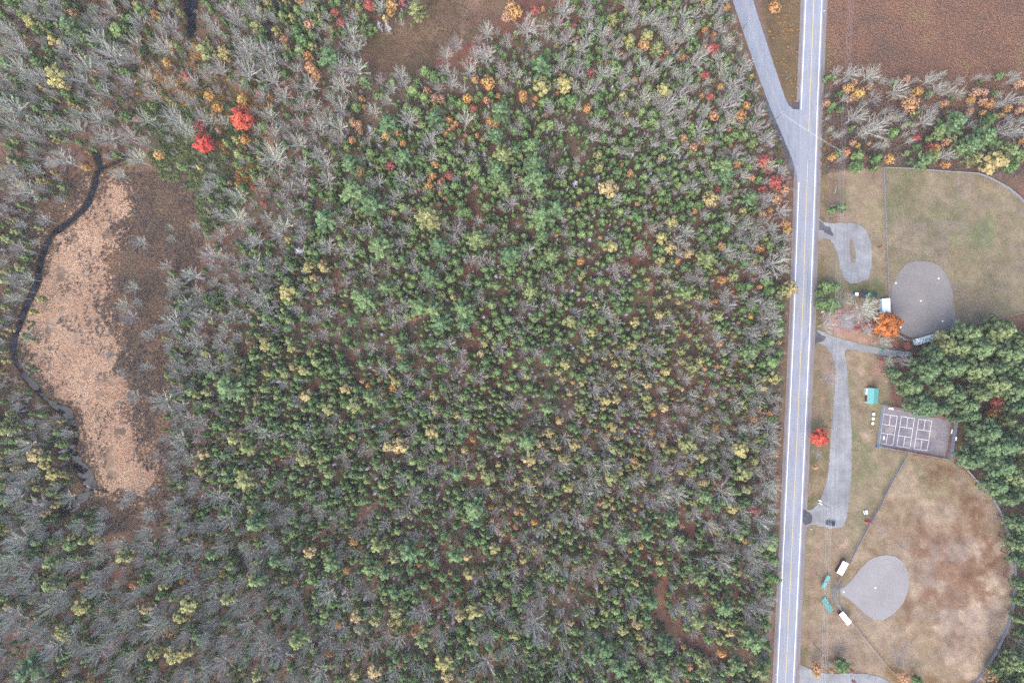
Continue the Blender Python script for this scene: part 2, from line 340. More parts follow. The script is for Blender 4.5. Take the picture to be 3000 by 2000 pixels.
def groundcol(x, y):
    n1 = fbm(x, y, 160, 3); n2 = fbm(x, y, 46, 9); n3 = fbm(x, y, 14, 17)
    base = np.array(C(154, 124, 110)); red = np.array(C(164, 110, 96)); grn = np.array(C(136, 138, 98)); gry = np.array(C(164, 152, 142))
    c = base + (red - base) * np.clip((n1 - .45) * 4, 0, 1)[..., None]
    c = c + (grn - c) * (np.clip((n2 - .55) * 4, 0, 1) * .7)[..., None]
    c = c + (gry - c) * (np.clip((.42 - n2) * 5, 0, 1) * .6)[..., None]
    for poly, col, soft, en in REG:
        px = np.array(poly); x0, y0 = px.min(0) - 80; x1, y1 = px.max(0) + 80
        m = (x > x0) & (x < x1) & (y > y0) & (y < y1)
        if not m.any(): continue
        d = sdist(poly, x[m], y[m]) + ((n2[m] - .5) * 1.4 + (n3[m] - .5) * .8) * en
        w = np.clip(d / soft + .5, 0, 1); w = w * w * (3 - 2 * w)
        c[m] = c[m] + (np.array(C(*col)) - c[m]) * w[:, None]
    for k_, (poly, dark, pale, lil) in enumerate(MOTTLE):
        px = np.array(poly); x0, y0 = px.min(0) - 20; x1, y1 = px.max(0) + 20
        m = (x > x0) & (x < x1) & (y > y0) & (y < y1)
        if not m.any(): continue
        w = np.clip(sdist(poly, x[m], y[m]) / 14 + .5, 0, 1)
        for q_, col, sc in ((0, dark, 70), (1, pale, 95), (2, lil, 60), (3, dark, 22), (4, pale, 18)):
            f_ = np.clip((fbm(x[m], y[m], sc, 300 + 20 * k_ + q_ * 4, 4) - .52) * (6 if q_ < 3 else 4), 0, 1) * w * ((.8 if k_ == 0 else .6) if q_ < 3 else .42)
            c[m] = c[m] + (np.array(C(*col)) - c[m]) * f_[:, None]
    for line, col, soft in PATHS:
        d = pdist(line, x, y) + (n3 - .5) * 10
        w = np.clip(d / soft + .5, 0, 1)[..., None]; c = c + (np.array(C(*col)) - c) * w
    for line in STREAM:
        d = pdist(line, x, y) + (n3 - .5) * 8
        w = (np.clip((d + 14) / 10, 0, 1) * .75)[..., None]; c = c + (np.array(C(128, 102, 70)) - c) * w
        w = np.clip((d + 3.5) / 3, 0, 1)[..., None]; c = c + (np.array(C(62, 54, 50)) - c) * w
    v = 1 + (n2 - .5) * .35 + (n3 - .5) * .4
    return c * v[..., None] * np.array([1.0, .99, .91])

def make_ground():
    step = 6
    gx = np.concatenate([[-26000, -9000, -3500, -1500, -600], np.arange(-240, 3241, step), [3600, 4500, 6500, 12000, 29000]]).astype(float)
    gy = np.concatenate([[-26000, -9000, -3500, -1500, -600], np.arange(-240, 2241, step), [2600, 3500, 5500, 11000, 28000]]).astype(float)
    X, Y = np.meshgrid(gx, gy)
    c = groundcol(np.clip(X, -240, 3240), np.clip(Y, -240, 2240))
    far = ((X < -240) | (X > 3240) | (Y < -240) | (Y > 2240))
    c[far] = C(100, 96, 76)
    ny, nx = X.shape
    z = (fbm(X, Y, 30, 41) - .5) * .10 - .12
    n3 = fbm(X, Y, 14, 17)
    for line in STREAM:      # the stream bed
        z = z - np.clip((pdist(line, X, Y) + (n3 - .5) * 15 - .5) / 4.5, 0, 1) * 1.0
    co = np.stack([(X - 1500) * M, (1000 - Y) * M, z], -1).reshape(-1, 3)
    i = np.arange((ny - 1) * nx).reshape(ny - 1, nx)[:, :-1].ravel()
    f = np.stack([i, i + nx, i + nx + 1, i + 1], 1)
    me = bpy.data.meshes.new('ground')
    me.vertices.add(len(co)); me.vertices.foreach_set('co', co.astype(np.float32).ravel())
    me.loops.add(f.size); me.loops.foreach_set('vertex_index', f.astype(np.int32).ravel())
    me.polygons.add(len(f)); me.polygons.foreach_set('loop_start', (np.arange(len(f)) * 4).astype(np.int32))
    me.update()
    a = me.color_attributes.new('Col', 'FLOAT_COLOR', 'POINT')
    a.data.foreach_set('color', np.concatenate([c.reshape(-1, 3), np.ones((len(co), 1))], 1).astype(np.float32).ravel())
    m, t, b = newmat('ground_cover')
    at = nd(t, 'ShaderNodeAttribute'); at.attribute_name = 'Col'
    pos = objcoord(t)
    f1 = noise(t, pos, 1.4, 5, .7); f2 = noise(t, pos, .28, 3)
    g = mixc(t, at.outputs['Color'], ramp(t, f1, [(.25, (.60, .58, .58)), (.5, (1, 1, 1)), (.78, (1.42, 1.40, 1.36))]), 1.0, 'MULTIPLY')
    g = mixc(t, g, ramp(t, f2, [(.3, (.90, .92, .90)), (.7, (1.08, 1.05, 1.08))]), 1.0, 'MULTIPLY')
    t.links.new(g, b.inputs['Base Color']); b.inputs['Roughness'].default_value = .95; b.inputs['Specular IOR Level'].default_value = .1
    bp = nd(t, 'ShaderNodeBump'); bp.inputs['Strength'].default_value = .8; bp.inputs['Distance'].default_value = .25
    t.links.new(f1, bp.inputs['Height']); t.links.new(bp.outputs[0], b.inputs['Normal'])
    me.materials.append(m)
    return tag(link('ground', me), kind='structure')
make_ground()

# ------------------------------------------------------------------ sheets: water, gravel, roads, infields
def ragged(poly, step=3.0, amp=1.2, seed=1):
    """resample a pixel polygon and roughen its outline"""
    o = []; n = len(poly); r = np.random.RandomState(seed)
    for i in range(n):
        a, b = np.array(poly[i]), np.array(poly[(i + 1) % n]); L = np.hypot(*(b - a)); k = max(1, int(L / step))
        nrm = np.array([-(b - a)[1], (b - a)[0]]) / (L + 1e-9)
        for j in range(k):
            p = a + (b - a) * j / k
            o.append(tuple(p + nrm * (vnoise(np.array([p[0] + p[1]]), np.array([p[1] - p[0]]), 9, seed)[0] - .5) * 2 * amp + nrm * r.uniform(-.35, .35) * amp))
    return o
def smoothpoly(poly, it=2):
    for _ in range(it):
        q = []
        for i in range(len(poly)):
            a, b = poly[i], poly[(i + 1) % len(poly)]
            q += [(a[0] * .75 + b[0] * .25, a[1] * .75 + b[1] * .25), (a[0] * .25 + b[0] * .75, a[1] * .25 + b[1] * .75)]
        poly = q
    return poly
def sheet(name, poly, z, mat, parent=None, kind='structure'):
    import bmesh
    bm = bmesh.new()
    f = bm.faces.new([bm.verts.new(P(x, y, z)) for x, y in poly])
    bm.normal_update()
    if f.normal.z < 0: f.normal_flip()
    bmesh.ops.triangulate(bm, faces=bm.faces[:])
    me = bpy.data.meshes.new(name); bm.to_mesh(me); bm.free(); me.materials.append(mat)
    o = link(name, me, parent)
    if not parent and kind: tag(o, kind=kind)
    return o
def ribbon(line, grow=0.0):
    """closed outline of a px polyline with widths"""
    pts = [np.array(p[:2]) for p in line]; L, Rr = [], []
    for i, p in enumerate(pts):
        d = pts[min(i + 1, len(pts) - 1)] - pts[max(i - 1, 0)]; d = d / (np.hypot(*d) + 1e-9); n = np.array([-d[1], d[0]])
        w = line[i][2] / 2 + grow; L.append(tuple(p + n * w)); Rr.append(tuple(p - n * w))
    return L + Rr[::-1]

def watermat():
    m, t, b = newmat('dark_stream_water')
    f = noise(t, objcoord(t), .5, 3)
    t.links.new(ramp(t, f, [(.35, (.004, .004, .007)), (.7, (.010, .009, .014))]), b.inputs['Base Color'])
    b.inputs['Roughness'].default_value = .08; b.inputs['IOR'].default_value = 1.33
    bp = nd(t, 'ShaderNodeBump'); bp.inputs['Strength'].default_value = .05
    t.links.new(noise(t, objcoord(t), 6, 2), bp.inputs['Height']); t.links.new(bp.outputs[0], b.inputs['Normal'])
    return m
MAT['water'] = watermat()
for k, line in enumerate(STREAM):
    sheet('stream', ragged(ribbon(line, 5), 3.0, .8, 20 + k), -.50 + .004 * k, MAT['water'])

def gravelmat(name, c0, c1, c2):
    m, t, b = newmat(name); pos = objcoord(t)
    a = ramp(t, noise(t, pos, .12, 5, .65), [(.3, c0), (.5, c1), (.72, c2)])
    g = mixc(t, a, ramp(t, noise(t, pos, 2.5, 4, .7), [(.3, (.82, .82, .82)), (.7, (1.15, 1.15, 1.15))]), 1.0, 'MULTIPLY')
    st = nd(t, 'ShaderNodeMapping'); st.inputs['Scale'].default_value = (.9, .05, 1); t.links.new(pos, st.inputs[0])
    g = mixc(t, g, ramp(t, noise(t, st.outputs[0], 1.2, 3), [(.35, (.90, .91, .92)), (.65, (1.07, 1.06, 1.05))]), 1.0, 'MULTIPLY')
    t.links.new(g, b.inputs['Base Color']); b.inputs['Roughness'].default_value = .95; b.inputs['Specular IOR Level'].default_value = .15
    bp = nd(t, 'ShaderNodeBump'); bp.inputs['Strength'].default_value = .4; bp.inputs['Distance'].default_value = .05
    t.links.new(noise(t, pos, 8, 3), bp.inputs['Height']); t.links.new(bp.outputs[0], b.inputs['Normal'])
    return m
MAT['gravel'] = gravelmat('pale_gravel', C(166, 164, 166), C(190, 190, 194), C(216, 218, 222))
MAT['shoulder'] = gravelmat('road_shoulder', C(164, 152, 154), C(180, 168, 170), C(176, 170, 176))
MAT['darkgravel'] = gravelmat('broken_asphalt', C(98, 96, 102), C(118, 114, 122), C(158, 156, 164))
MAT['asphalt'] = gravelmat('worn_asphalt', C(196, 200, 214), C(203, 207, 221), C(209, 213, 227))
MAT['asphalt2'] = gravelmat('side_road_asphalt', C(184, 190, 204), C(194, 200, 214), C(202, 208, 222))
MAT['whitepaint'] = plain('white_road_paint', (.78, .78, .80), .6, var=.08)
MAT['yellowpaint'] = plain('yellow_road_paint', C(252, 226, 160, 1.2), .6, var=.1)
MAT['palepaint'] = plain('faded_orange_paint', C(226, 206, 190, 1.05), .6, var=.12)

sheet('gravel_lot', ragged(smoothpoly(tp(TH, '425 500, 470 530, 520 585, 600 600, 700 592, 810 596, 890 625, 940 690, 965 800, 968 910, 950 1095, 860 1125, 775 1145, 718 1100, 690 1035, 668 935, 648 838, 610 770, 570 736, 510 734, 470 760, 425 810'), 1), 3, 1.4, 3), .02, MAT['gravel'])
MAT['islandgrass'] = plain('dry_island_grass', C(168, 154, 136), .95, var=.25, scale=.9)
sheet('grass_island', ragged(smoothpoly(tp(TH, '772 728, 790 732, 808 800, 824 880, 822 945, 798 960, 776 945, 765 880, 762 800'), 1), 2.5, 1.2, 5), .03, MAT['islandgrass'])
drive = tp(TL, '400 0, 430 40, 470 80, 560 110, 620 140, 700 160, 800 190, 900 210, 1000 235, 1060 250, 1200 270, 1330 275, 1330 320, 1200 320, 1060 310, 950 285, 850 265, 740 250, 715 270, 735 380, 750 500, 760 700, 775 850, 785 1000, 785 1300, 772 1530') + tp(TQ, '690 80, 670 230, 640 290, 560 300, 480 290, 400 265, 350 280, 310 340, 285 420, 300 130, 350 150, 400 140, 450 80, 478 10') + tp(TL, '570 1400, 590 1200, 600 1000, 620 800, 630 600, 640 450, 625 350, 590 280, 540 220, 490 200, 440 205, 398 260')
sheet('gravel_drive', ragged(smoothpoly(drive, 1), 3, 1.3, 7), .024, MAT['gravel'])
sheet('woodland_drive', ragged(smoothpoly(tp(TQ, '215 1340, 270 1390, 290 1418, 360 1440, 420 1480, 560 1490, 760 1485, 900 1500, 1000 1540, 1040 1580, 1060 1700, 180 1700'), 1), 3, 1.2, 9), .028, MAT['gravel'])
for k, s in enumerate((tp(TH, '446 500, 470 540, 520 600, 600 640, 620 720, 560 690, 500 650, 446 680'), tp(TL, '408 20, 440 60, 500 120, 560 150, 520 190, 450 200, 408 230'), tp(TQ, '300 130, 350 155, 400 200, 380 260, 330 270, 300 240'))):
    sheet('broken_asphalt_apron', ragged(smoothpoly(s, 1), 2, 2.4, 31 + k), .032 + .004 * k, MAT['darkgravel'])
sheet('dark_roadside_gravel', ragged(tp(TD, '0 870, 40 960, 90 1060, 150 1180, 200 1300, 250 1440, 300 1568, 330 1780, 280 1760, 240 1568, 190 1400, 120 1240, 60 1100, 0 960, -40 860'), 3, 1.6, 41), .03, MAT['darkgravel'])
for side, g0, g1 in (('west', -15, -2), ('east', 48, 64)):
    a = [(roadx(y) + g0, y) for y in ys]; b = [(roadx(y) + g1, y) for y in ys[::-1]]
    sheet('road_shoulder', ragged(a + b, 4, .9, 51), .036 if side == 'west' else .038, MAT['shoulder'])
srL = [(2095, -150), (2145.5, 0), (2185, 118), (2225, 232), (2262, 330), (2290, 392), (2318, 460), (2342, 540)]
srR = [(2145, -170), (2205.7, 0), (2240, 108), (2272, 204), (2300, 288), (2310, 308), (2324, 320), (2349, 322)]
side = sheet('side_road', ragged(srL + [(2352, 560)] + srR[::-1], 3, .5, 61), .044, MAT['asphalt2'])
sheet('junction_corner_gravel', ragged(smoothpoly(tp(TD, '195 900, 235 930, 290 930, 330 880, 330 1010, 240 1004'), 1), 2, .8, 62), .040, MAT['darkgravel'])
mroad = sheet('main_road', [(roadx(y) - 5, y) for y in ys] + [(roadx(y) + 52 - .003 * y * 0, y) for y in ys[::-1]], .052, MAT['asphalt'])
def stripe(name, pts, w, z, mat, parent):
    return sheet(name, ribbon([(x, y, w) for x, y in pts]), z, mat, parent)
seg = lambda off, y0, y1: [(roadx(y) + off, y) for y in np.linspace(y0, y1, max(2, int((y1 - y0) / 60)))]
RW = 47
stripe('edge_line', seg(0, -300, 322), 1.3, .060, MAT['whitepaint'], mroad)
stripe('edge_line', seg(0, 535, 2300), 1.3, .060, MAT['whitepaint'], mroad)
stripe('edge_line', seg(RW, -300, 2300), 1.3, .060, MAT['whitepaint'], mroad)
stripe('centre_line', seg(24, -300, 385), 2.2, .060, MAT['yellowpaint'], mroad)
stripe('centre_line', seg(24, 473, 2300), 1.9, .060, MAT['yellowpaint'], mroad)
stripe('centre_line', [(2145, -110), (2179.7, 0), (2209, 88), (2240, 192), (2272.5, 280), (2314, 395)], 1.0, .060, MAT['palepaint'], side)

def infieldmat(name, c0, c1, cx, cy, centre):
    m, t, b = newmat(name); pos = objcoord(t)
    mp = nd(t, 'ShaderNodeVectorMath', operation='SUBTRACT'); mp.inputs[1].default_value = P(cx, cy, 0); t.links.new(pos, mp.inputs[0])
    wv = nd(t, 'ShaderNodeTexWave', wave_type='RINGS', rings_direction='Z'); wv.inputs['Scale'].default_value = .33
    wv.inputs['Distortion'].default_value = 5.0; wv.inputs['Detail'].default_value = 3; wv.inputs['Detail Scale'].default_value = .5
    t.links.new(mp.outputs[0], wv.inputs[0])
    base = mixc(t, ramp(t, noise(t, pos, .09, 4), [(.3, c0), (.7, c1)]), ramp(t, noise(t, pos, .7, 5, .65), [(.3, (.93, .93, .93)), (.7, (1.06, 1.05, 1.05))]), 1.0, 'MULTIPLY')
    g = mixc(t, base, ramp(t, wv.outputs['Fac'], [(0, (.95, .95, .95)), (1, (1.03, 1.03, 1.03))]), 1.0, 'MULTIPLY')
    ln = nd(t, 'ShaderNodeVectorMath', operation='LENGTH'); t.links.new(mp.outputs[0], ln.inputs[0])
    dv = nd(t, 'ShaderNodeMath', operation='DIVIDE'); dv.inputs[1].default_value = 4.0; t.links.new(ln.outputs['Value'], dv.inputs[0])
    g = mixc(t, g, centre, ramp(t, dv.outputs[0], [(0, (.7, .7, .7)), (.5, (.25, .25, .25)), (1, (0, 0, 0))]))
    t.links.new(g, b.inputs['Base Color']); b.inputs['Roughness'].default_value = .95; b.inputs['Specular IOR Level'].default_value = .1
    return m
pc1 = TH(1407, 1295); pc2 = TQ(908, 787)
MAT['infield1'] = infieldmat('grey_infield_dirt', C(172, 164, 162), C(190, 184, 182), *pc1, C(200, 184, 174))
MAT['infield2'] = infieldmat('pale_infield_dirt', C(192, 186, 186), C(206, 202, 202), *pc2, C(204, 192, 186))
inf1 = tp(TH, '1140 1220, 1160 1130, 1190 1080, 1230 1010, 1280 960, 1350 935, 1430 935, 1520 950, 1580 985, 1640 1060, 1670 1130, 1690 1200, 1700 1300, 1715 1400, 1745 1500, 1745 1545, 1560 1600, 1350 1630, 1260 1610, 1200 1540, 1160 1400, 1138 1300')
sheet('infield_dirt', ragged(smoothpoly(inf1, 1), 3, 1.0, 71), .02, MAT['infield1'])
inf2 = tp(TQ, '615 800, 640 785, 680 760, 740 690, 800 610, 870 550, 960 520, 1040 520, 1110 545, 1160 610, 1190 700, 1180 800, 1150 890, 1090 970, 1020 1030, 950 1055, 880 1040, 800 980, 720 900, 650 850, 615 840')
sheet('infield_dirt', ragged(smoothpoly(inf2, 1), 3, 1.0, 73), .02, MAT['infield2'])

# ------------------------------------------------------------------ plant shapes
def leafmesh(name, quads, lv, mats, extra=None, soft=None):
    """quads: (n,4,3) array of leaf blades; lv: brightness per blade; extra: MB with solid pieces (material index 1)"""
    n = len(quads); v = np.asarray(quads, float).reshape(-1, 3); f = np.arange(4 * n).reshape(n, 4).tolist(); mi = [0] * n
    vals = np.repeat(np.asarray(lv, float), 4)
    v4 = v.reshape(n, 4, 3); g = np.cross(v4[:, 2] - v4[:, 0], v4[:, 3] - v4[:, 1])
    c0 = v4.mean(1); w_ = np.array([c0[:, 0].mean(), c0[:, 1].mean(), 0])
    want = c0 - w_; want[:, 2] = 0; want = unit(want) * .55 + np.array([0, 0, 1.0]) if soft is None else soft
    bad = (g * want).sum(1) < 0
    v4[bad] = v4[bad][:, ::-1]; v = v4.reshape(-1, 3)
    nrmv = np.repeat(unit(unit(want) * .75 + unit(np.where(bad[:, None], -g, g)) * .55), 4, 0)
    vv = v.tolist()
    if extra is not None:
        b = len(vv); vv += [list(q) for q in extra.v]; f += [[i + b for i in q] for q in extra.f]; mi += list(extra.m)
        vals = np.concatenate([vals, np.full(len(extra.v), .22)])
    me = bpy.data.meshes.new(name); me.from_pydata(vv, [], f)
    for m in mats: me.materials.append(m)
    me.polygons.foreach_set('material_index', mi)
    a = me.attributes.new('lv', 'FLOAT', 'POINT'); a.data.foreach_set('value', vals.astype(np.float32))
    me.update()
    if extra is None or not len(extra.v): me.normals_split_custom_set_from_vertices(nrmv.tolist())
    else:
        for p in me.polygons: p.use_smooth = True
        me.update(); en = np.array([q.vector[:] for q in me.vertex_normals])[len(v):]
        me.normals_split_custom_set_from_vertices(np.concatenate([nrmv, en]).tolist())
    return me
def unit(v):
    return v / (np.linalg.norm(v, axis=-1, keepdims=True) + 1e-9)
def blades(pos, nrm, size, rs, elong=1.0):
    """square-ish leaf clumps lying roughly across nrm"""
    n = len(pos); r = unit(rs.normal(size=(n, 3))); a = unit(np.cross(nrm, r)); b = np.cross(nrm, a)
    s = (size * rs.uniform(.6, 1.3, n))[:, None]
    a = a * s * elong; b = b * s
    return np.stack([pos - a - b * .6, pos + a * .7 - b, pos + a + b * .7, pos - a * .6 + b], 1)

def trunk_mb(h, r0, top=.96, lean=.0, rs=rnd):
    mb = MB(); mb.tube([(0, 0, -.3), (lean * .1, 0, h * .35), (lean * .2, lean * .1, h * top)], [r0, r0 * .7, r0 * .12], 6); return mb

def pine_shape(seed):
    rs = np.random.RandomState(seed); h, r = 17.0, 5.0; q = []; lv = []; br = MB()
    nw = 10
    for w in range(nw):
        t = w / (nw - 1); z = h * (.40 + .57 * t)
        L = r * (1.0 - t) ** .70 * (1 if t > .15 else .9) + .45
        nb = rs.randint(5, 7) if t < .8 else 4; a0 = rs.uniform(0, 6.28)
        for k in range(nb):
            az = a0 + k * 6.283 / nb + rs.normal() * .2; l = L * rs.uniform(.58, 1.2)
            d = np.array([math.cos(az), math.sin(az), 0]); s = np.array([-d[1], d[0], 0])
            rise = .02 + .55 * t
            pt = lambda u: d * l * u + np.array([0, 0, z + l * (rise * u + .14 * u * u - .16 * u * (1 - u))])
            br.tube([pt(0), pt(.55), pt(.95)], [.09, .06, .03], 3, False)
            m = max(4, int(l * 2.2))
            shade = rs.uniform(.12, .82)
            for j in range(m):
                u = .16 + .84 * (j + rs.uniform(0, .6)) / m
                wd = (.20 * l * (1.05 - u) + .22) * rs.uniform(.6, 1.1)
                for sg in (-1, 1):
                    for e in range(2):
                        c0 = pt(u) + s * sg * wd * (.1 + .6 * e); dr = unit(d * .95 + s * sg * .6 + np.array([0, 0, rs.uniform(-.05, .30)]))
                        sl_ = unit(np.cross(dr, np.array([0, 0, 1]) + rs.normal(size=3) * .3)); ln = rs.uniform(.45, .85); ww = rs.uniform(.12, .22)
                        q.append([c0 - sl_ * ww, c0 + sl_ * ww, c0 + dr * ln + sl_ * ww * .6, c0 + dr * ln - sl_ * ww * .6])
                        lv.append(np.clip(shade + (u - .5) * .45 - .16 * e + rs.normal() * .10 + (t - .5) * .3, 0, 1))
    br.m = [1] * len(br.f)
    return leafmesh('pine_crown', q, lv, [MAT['pine'], MAT['bark']], br), trunk_mb(h, .26).mesh('pine_trunk', MAT['bark'])

def lobed_shape(seed, h, r, z0, nlobe, per, size, mats, prof, core=.62, open_=0.0, lobe_r=.42):
    rs = np.random.RandomState(seed); q = []; lv = []
    for k in range(nlobe):
        t = (k + .5) / nlobe; zz = z0 + (h * .97 - z0) * t ** .85
        rad = r * prof(t); az = k * 2.399 + rs.normal() * .3; off = max(0, rad - r * lobe_r * .55) * rs.uniform(.6, 1.1)
        c = np.array([math.cos(az) * off, math.sin(az) * off, zz + rs.normal() * .15])
        lr = r * lobe_r * rs.uniform(.75, 1.2) * (.55 + .45 * prof(t))
        n = int(per * rs.uniform(.7, 1.2)); d = unit(rs.normal(size=(n, 3)) + np.array([0, 0, .35]) + np.array([math.cos(az), math.sin(az), 0]) * .35)
        p = c + d * lr * rs.uniform(.75, 1.08, (n, 1)) * np.array([1, 1, .85])
        q.append(blades(p, unit(d + rs.normal(size=(n, 3)) * .45), np.full(n, size), rs))
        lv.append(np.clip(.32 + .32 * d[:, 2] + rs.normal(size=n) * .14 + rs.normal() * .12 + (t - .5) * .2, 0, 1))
    ex = MB(); ex.cur = 0
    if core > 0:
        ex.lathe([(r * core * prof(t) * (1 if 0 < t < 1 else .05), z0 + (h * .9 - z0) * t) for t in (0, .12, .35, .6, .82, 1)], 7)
    return leafmesh('crown', np.concatenate(q), np.concatenate(lv), mats, ex)
dome = lambda t: min(1.0, .62 + 1.4 * t) if t < .3 else max(.12, (1 - ((t - .3) / .72) ** 2.0)) ** .62
spire = lambda t: max(.10, (1.02 - t)) ** .62 * (1 if t > .08 else .8)
cone = lambda t: max(.06, (1 - t) ** .75)
ball = lambda t: max(.1, 1 - (2 * t - .95) ** 2) ** .5

def bare_shape(seed, mat, h=13.0, r=4.6, limbs=9, fine=1.0, thick=1.0, spread=1.0):
    """starburst of straight ascending limbs, each fanning into finer branches"""
    rs = np.random.RandomState(seed); mb = MB()
    def br(p, d, L, r0, r1, n, bend, jit=.05):
        pts = [p]
        for i in range(n):
            d = unit(d + rs.normal(size=3) * jit + bend); p = p + d * L / n; pts.append(p)
        mb.tube([tuple(x) for x in pts], list(np.linspace(r0, r1, n + 1)), 3, False)
        return pts, d
    def side(d, a):
        q_ = unit(rs.normal(size=3)); q_ = q_ - d * (q_ @ d); return unit(d + unit(q_) * a)
    fork = h * rs.uniform(.34, .46); a0 = rs.uniform(0, 6.28)
    for k in range(limbs):
        az = a0 + k * 2.399 + rs.normal() * .15; fr = (k + .5) / limbs
        rr = r * .98 * fr ** .55 * spread * rs.uniform(.82, 1.12)
        tip = np.array([math.cos(az) * rr, math.sin(az) * rr, h * (1.0 - .30 * fr * fr) + rs.normal() * .3])
        st = np.array([0, 0, fork * rs.uniform(.8, 1.45)]); v = tip - st; L = np.linalg.norm(v)
        pts, dd = br(st, unit(v), L, .085 * thick, .026 * thick, 2, np.array([math.cos(az), math.sin(az), 0]) * .04, .03)
        for j in range(6):
            u = .34 + .60 * j / 5; i = min(1, int(u * 2)); f_ = u * 2 - i; p = pts[i] * (1 - f_) + pts[i + 1] * f_
            l2 = L * rs.uniform(.22, .36) * (1.25 - u * .6)
            p2, d2 = br(p, side(dd, rs.uniform(.25, .55)), l2, .034 * thick, .018 * thick, 1, 0)
            for m in range(int(4 * fine)):
                g = .2 + .8 * (m + .5) / (4 * fine); pp = p2[0] * (1 - g) + p2[1] * g
                br(pp, side(d2, rs.uniform(.25, .6)), l2 * rs.uniform(.35, .6), .019 * thick, .011 * thick, 1, 0)
    tr = MB(); tr.tube([(0, 0, -.3), (0, 0, fork * .6), (0, 0, fork * 1.3)], [.21, .17, .12], 6)
    return mb.mesh('bare_crown', mat), tr.mesh('bare_trunk', mat)

def dead_shape(seed):
    rs = np.random.RandomState(seed); h = 8.0; mb = MB()
    for k in range(46):
        z = h * rs.uniform(.25, .97); L = 1.35 * (1.05 - z / h) + .3; az = rs.uniform(0, 6.28)
        d = np.array([math.cos(az), math.sin(az), rs.uniform(-.1, .35)]); p = np.array([0, 0, z]); e = p + d * L
        mb.tube([tuple(p), tuple(e)], [.05, .03], 3, False)
        for j in range(2):
            s = p + d * L * rs.uniform(.4, .8); mb.tube([tuple(s), tuple(s + unit(d + rs.normal(size=3) * .6) * L * .4)], [.035, .022], 3, False)
    return mb.mesh('dead_crown', MAT['deadwood']), trunk_mb(h, .12).mesh('dead_trunk', MAT['deadwood'])

NOM = {'maple': (3.4, 10.0), 'grove': (4.2, 18.0), 'pine': (5.0, 17.0), 'spruce': (1.9, 9.0), 'larch': (2.4, 10.0), 'gold': (2.6, 9.0), 'red': (3.4, 10.0), 'bare': (4.6, 13.0), 'dead': (1.6, 8.0)}
SH = {k: [] for k in NOM}
for s in range(5): SH['pine'].append(pine_shape(100 + s))
for s in range(5):
    SH['grove'].append((lobed_shape(250 + s, 18.0, 4.2, 18 * .34, 54, 40, .24, [MAT['grove'], MAT['bark']], spire, core=.5, lobe_r=.22), trunk_mb(18.0, .28).mesh('grove_trunk', MAT['bark'])))
for s in range(7):
    h, r = 9.0, 1.9
    pr = dome if s < 5 else cone
    SH['spruce'].append((lobed_shape(200 + s, h, r, h * .30, 15 + s % 3, 26, .27, [MAT['spruce'], MAT['bark']], pr), trunk_mb(h, .13).mesh('spruce_trunk', MAT['bark'])))
for s in range(5):
    h, r = 10.0, 2.4
    SH['larch'].append((lobed_shape(300 + s, h, r, h * .30, 16, 26, .30, [MAT['larch'], MAT['bark']], dome, core=.5, lobe_r=.38), trunk_mb(h, .15).mesh('larch_trunk', MAT['bark'])))
for s in range(5):
    h, r = 9.0, 2.6
    SH['gold'].append((lobed_shape(400 + s, h, r, h * .36, 17, 24, .26, [MAT['gold'], MAT['bark']], ball, core=.35, lobe_r=.40), trunk_mb(h, .15).mesh('golden_trunk', MAT['bark'])))
for s in range(4):
    h, r = 10.0, 3.4
    SH['red'].append((lobed_shape(500 + s, h, r, h * .34, 22, 34, .27, [MAT['red'], MAT['bark']], ball, core=.4, lobe_r=.36), trunk_mb(h, .2).mesh('red_trunk', MAT['bark'])))
for s in range(3):
    SH['maple'].append((lobed_shape(520 + s, 10.0, 3.4, 3.0, 26, 40, .27, [MAT['maple'], MAT['bark']], ball, core=.4, lobe_r=.36), trunk_mb(10.0, .2).mesh('maple_trunk', MAT['bark'])))
for s in range(7):
    SH['bare'].append(bare_shape(600 + s, MAT['twig'], limbs=15 + 2 * (s % 4), fine=1.0 + .25 * (s % 3), thick=1.5 if s % 3 == 1 else 1.2, spread=.92 + .02 * s))
for s in range(4): SH['dead'].append(dead_shape(700 + s))

def joined(a, b, name):
    """crown + trunk as one mesh, the source of instances"""
    import bmesh
    bm = bmesh.new(); bm.from_mesh(a); n = len(bm.faces)
    off = len(a.materials)
    bm.from_mesh(b); bm.faces.ensure_lookup_table()
    for f in bm.faces[n:]: f.material_index = off
    me = bpy.data.meshes.new(name); bm.to_mesh(me); bm.free()
    for m in list(a.materials) + list(b.materials): me.materials.append(m)
    return me

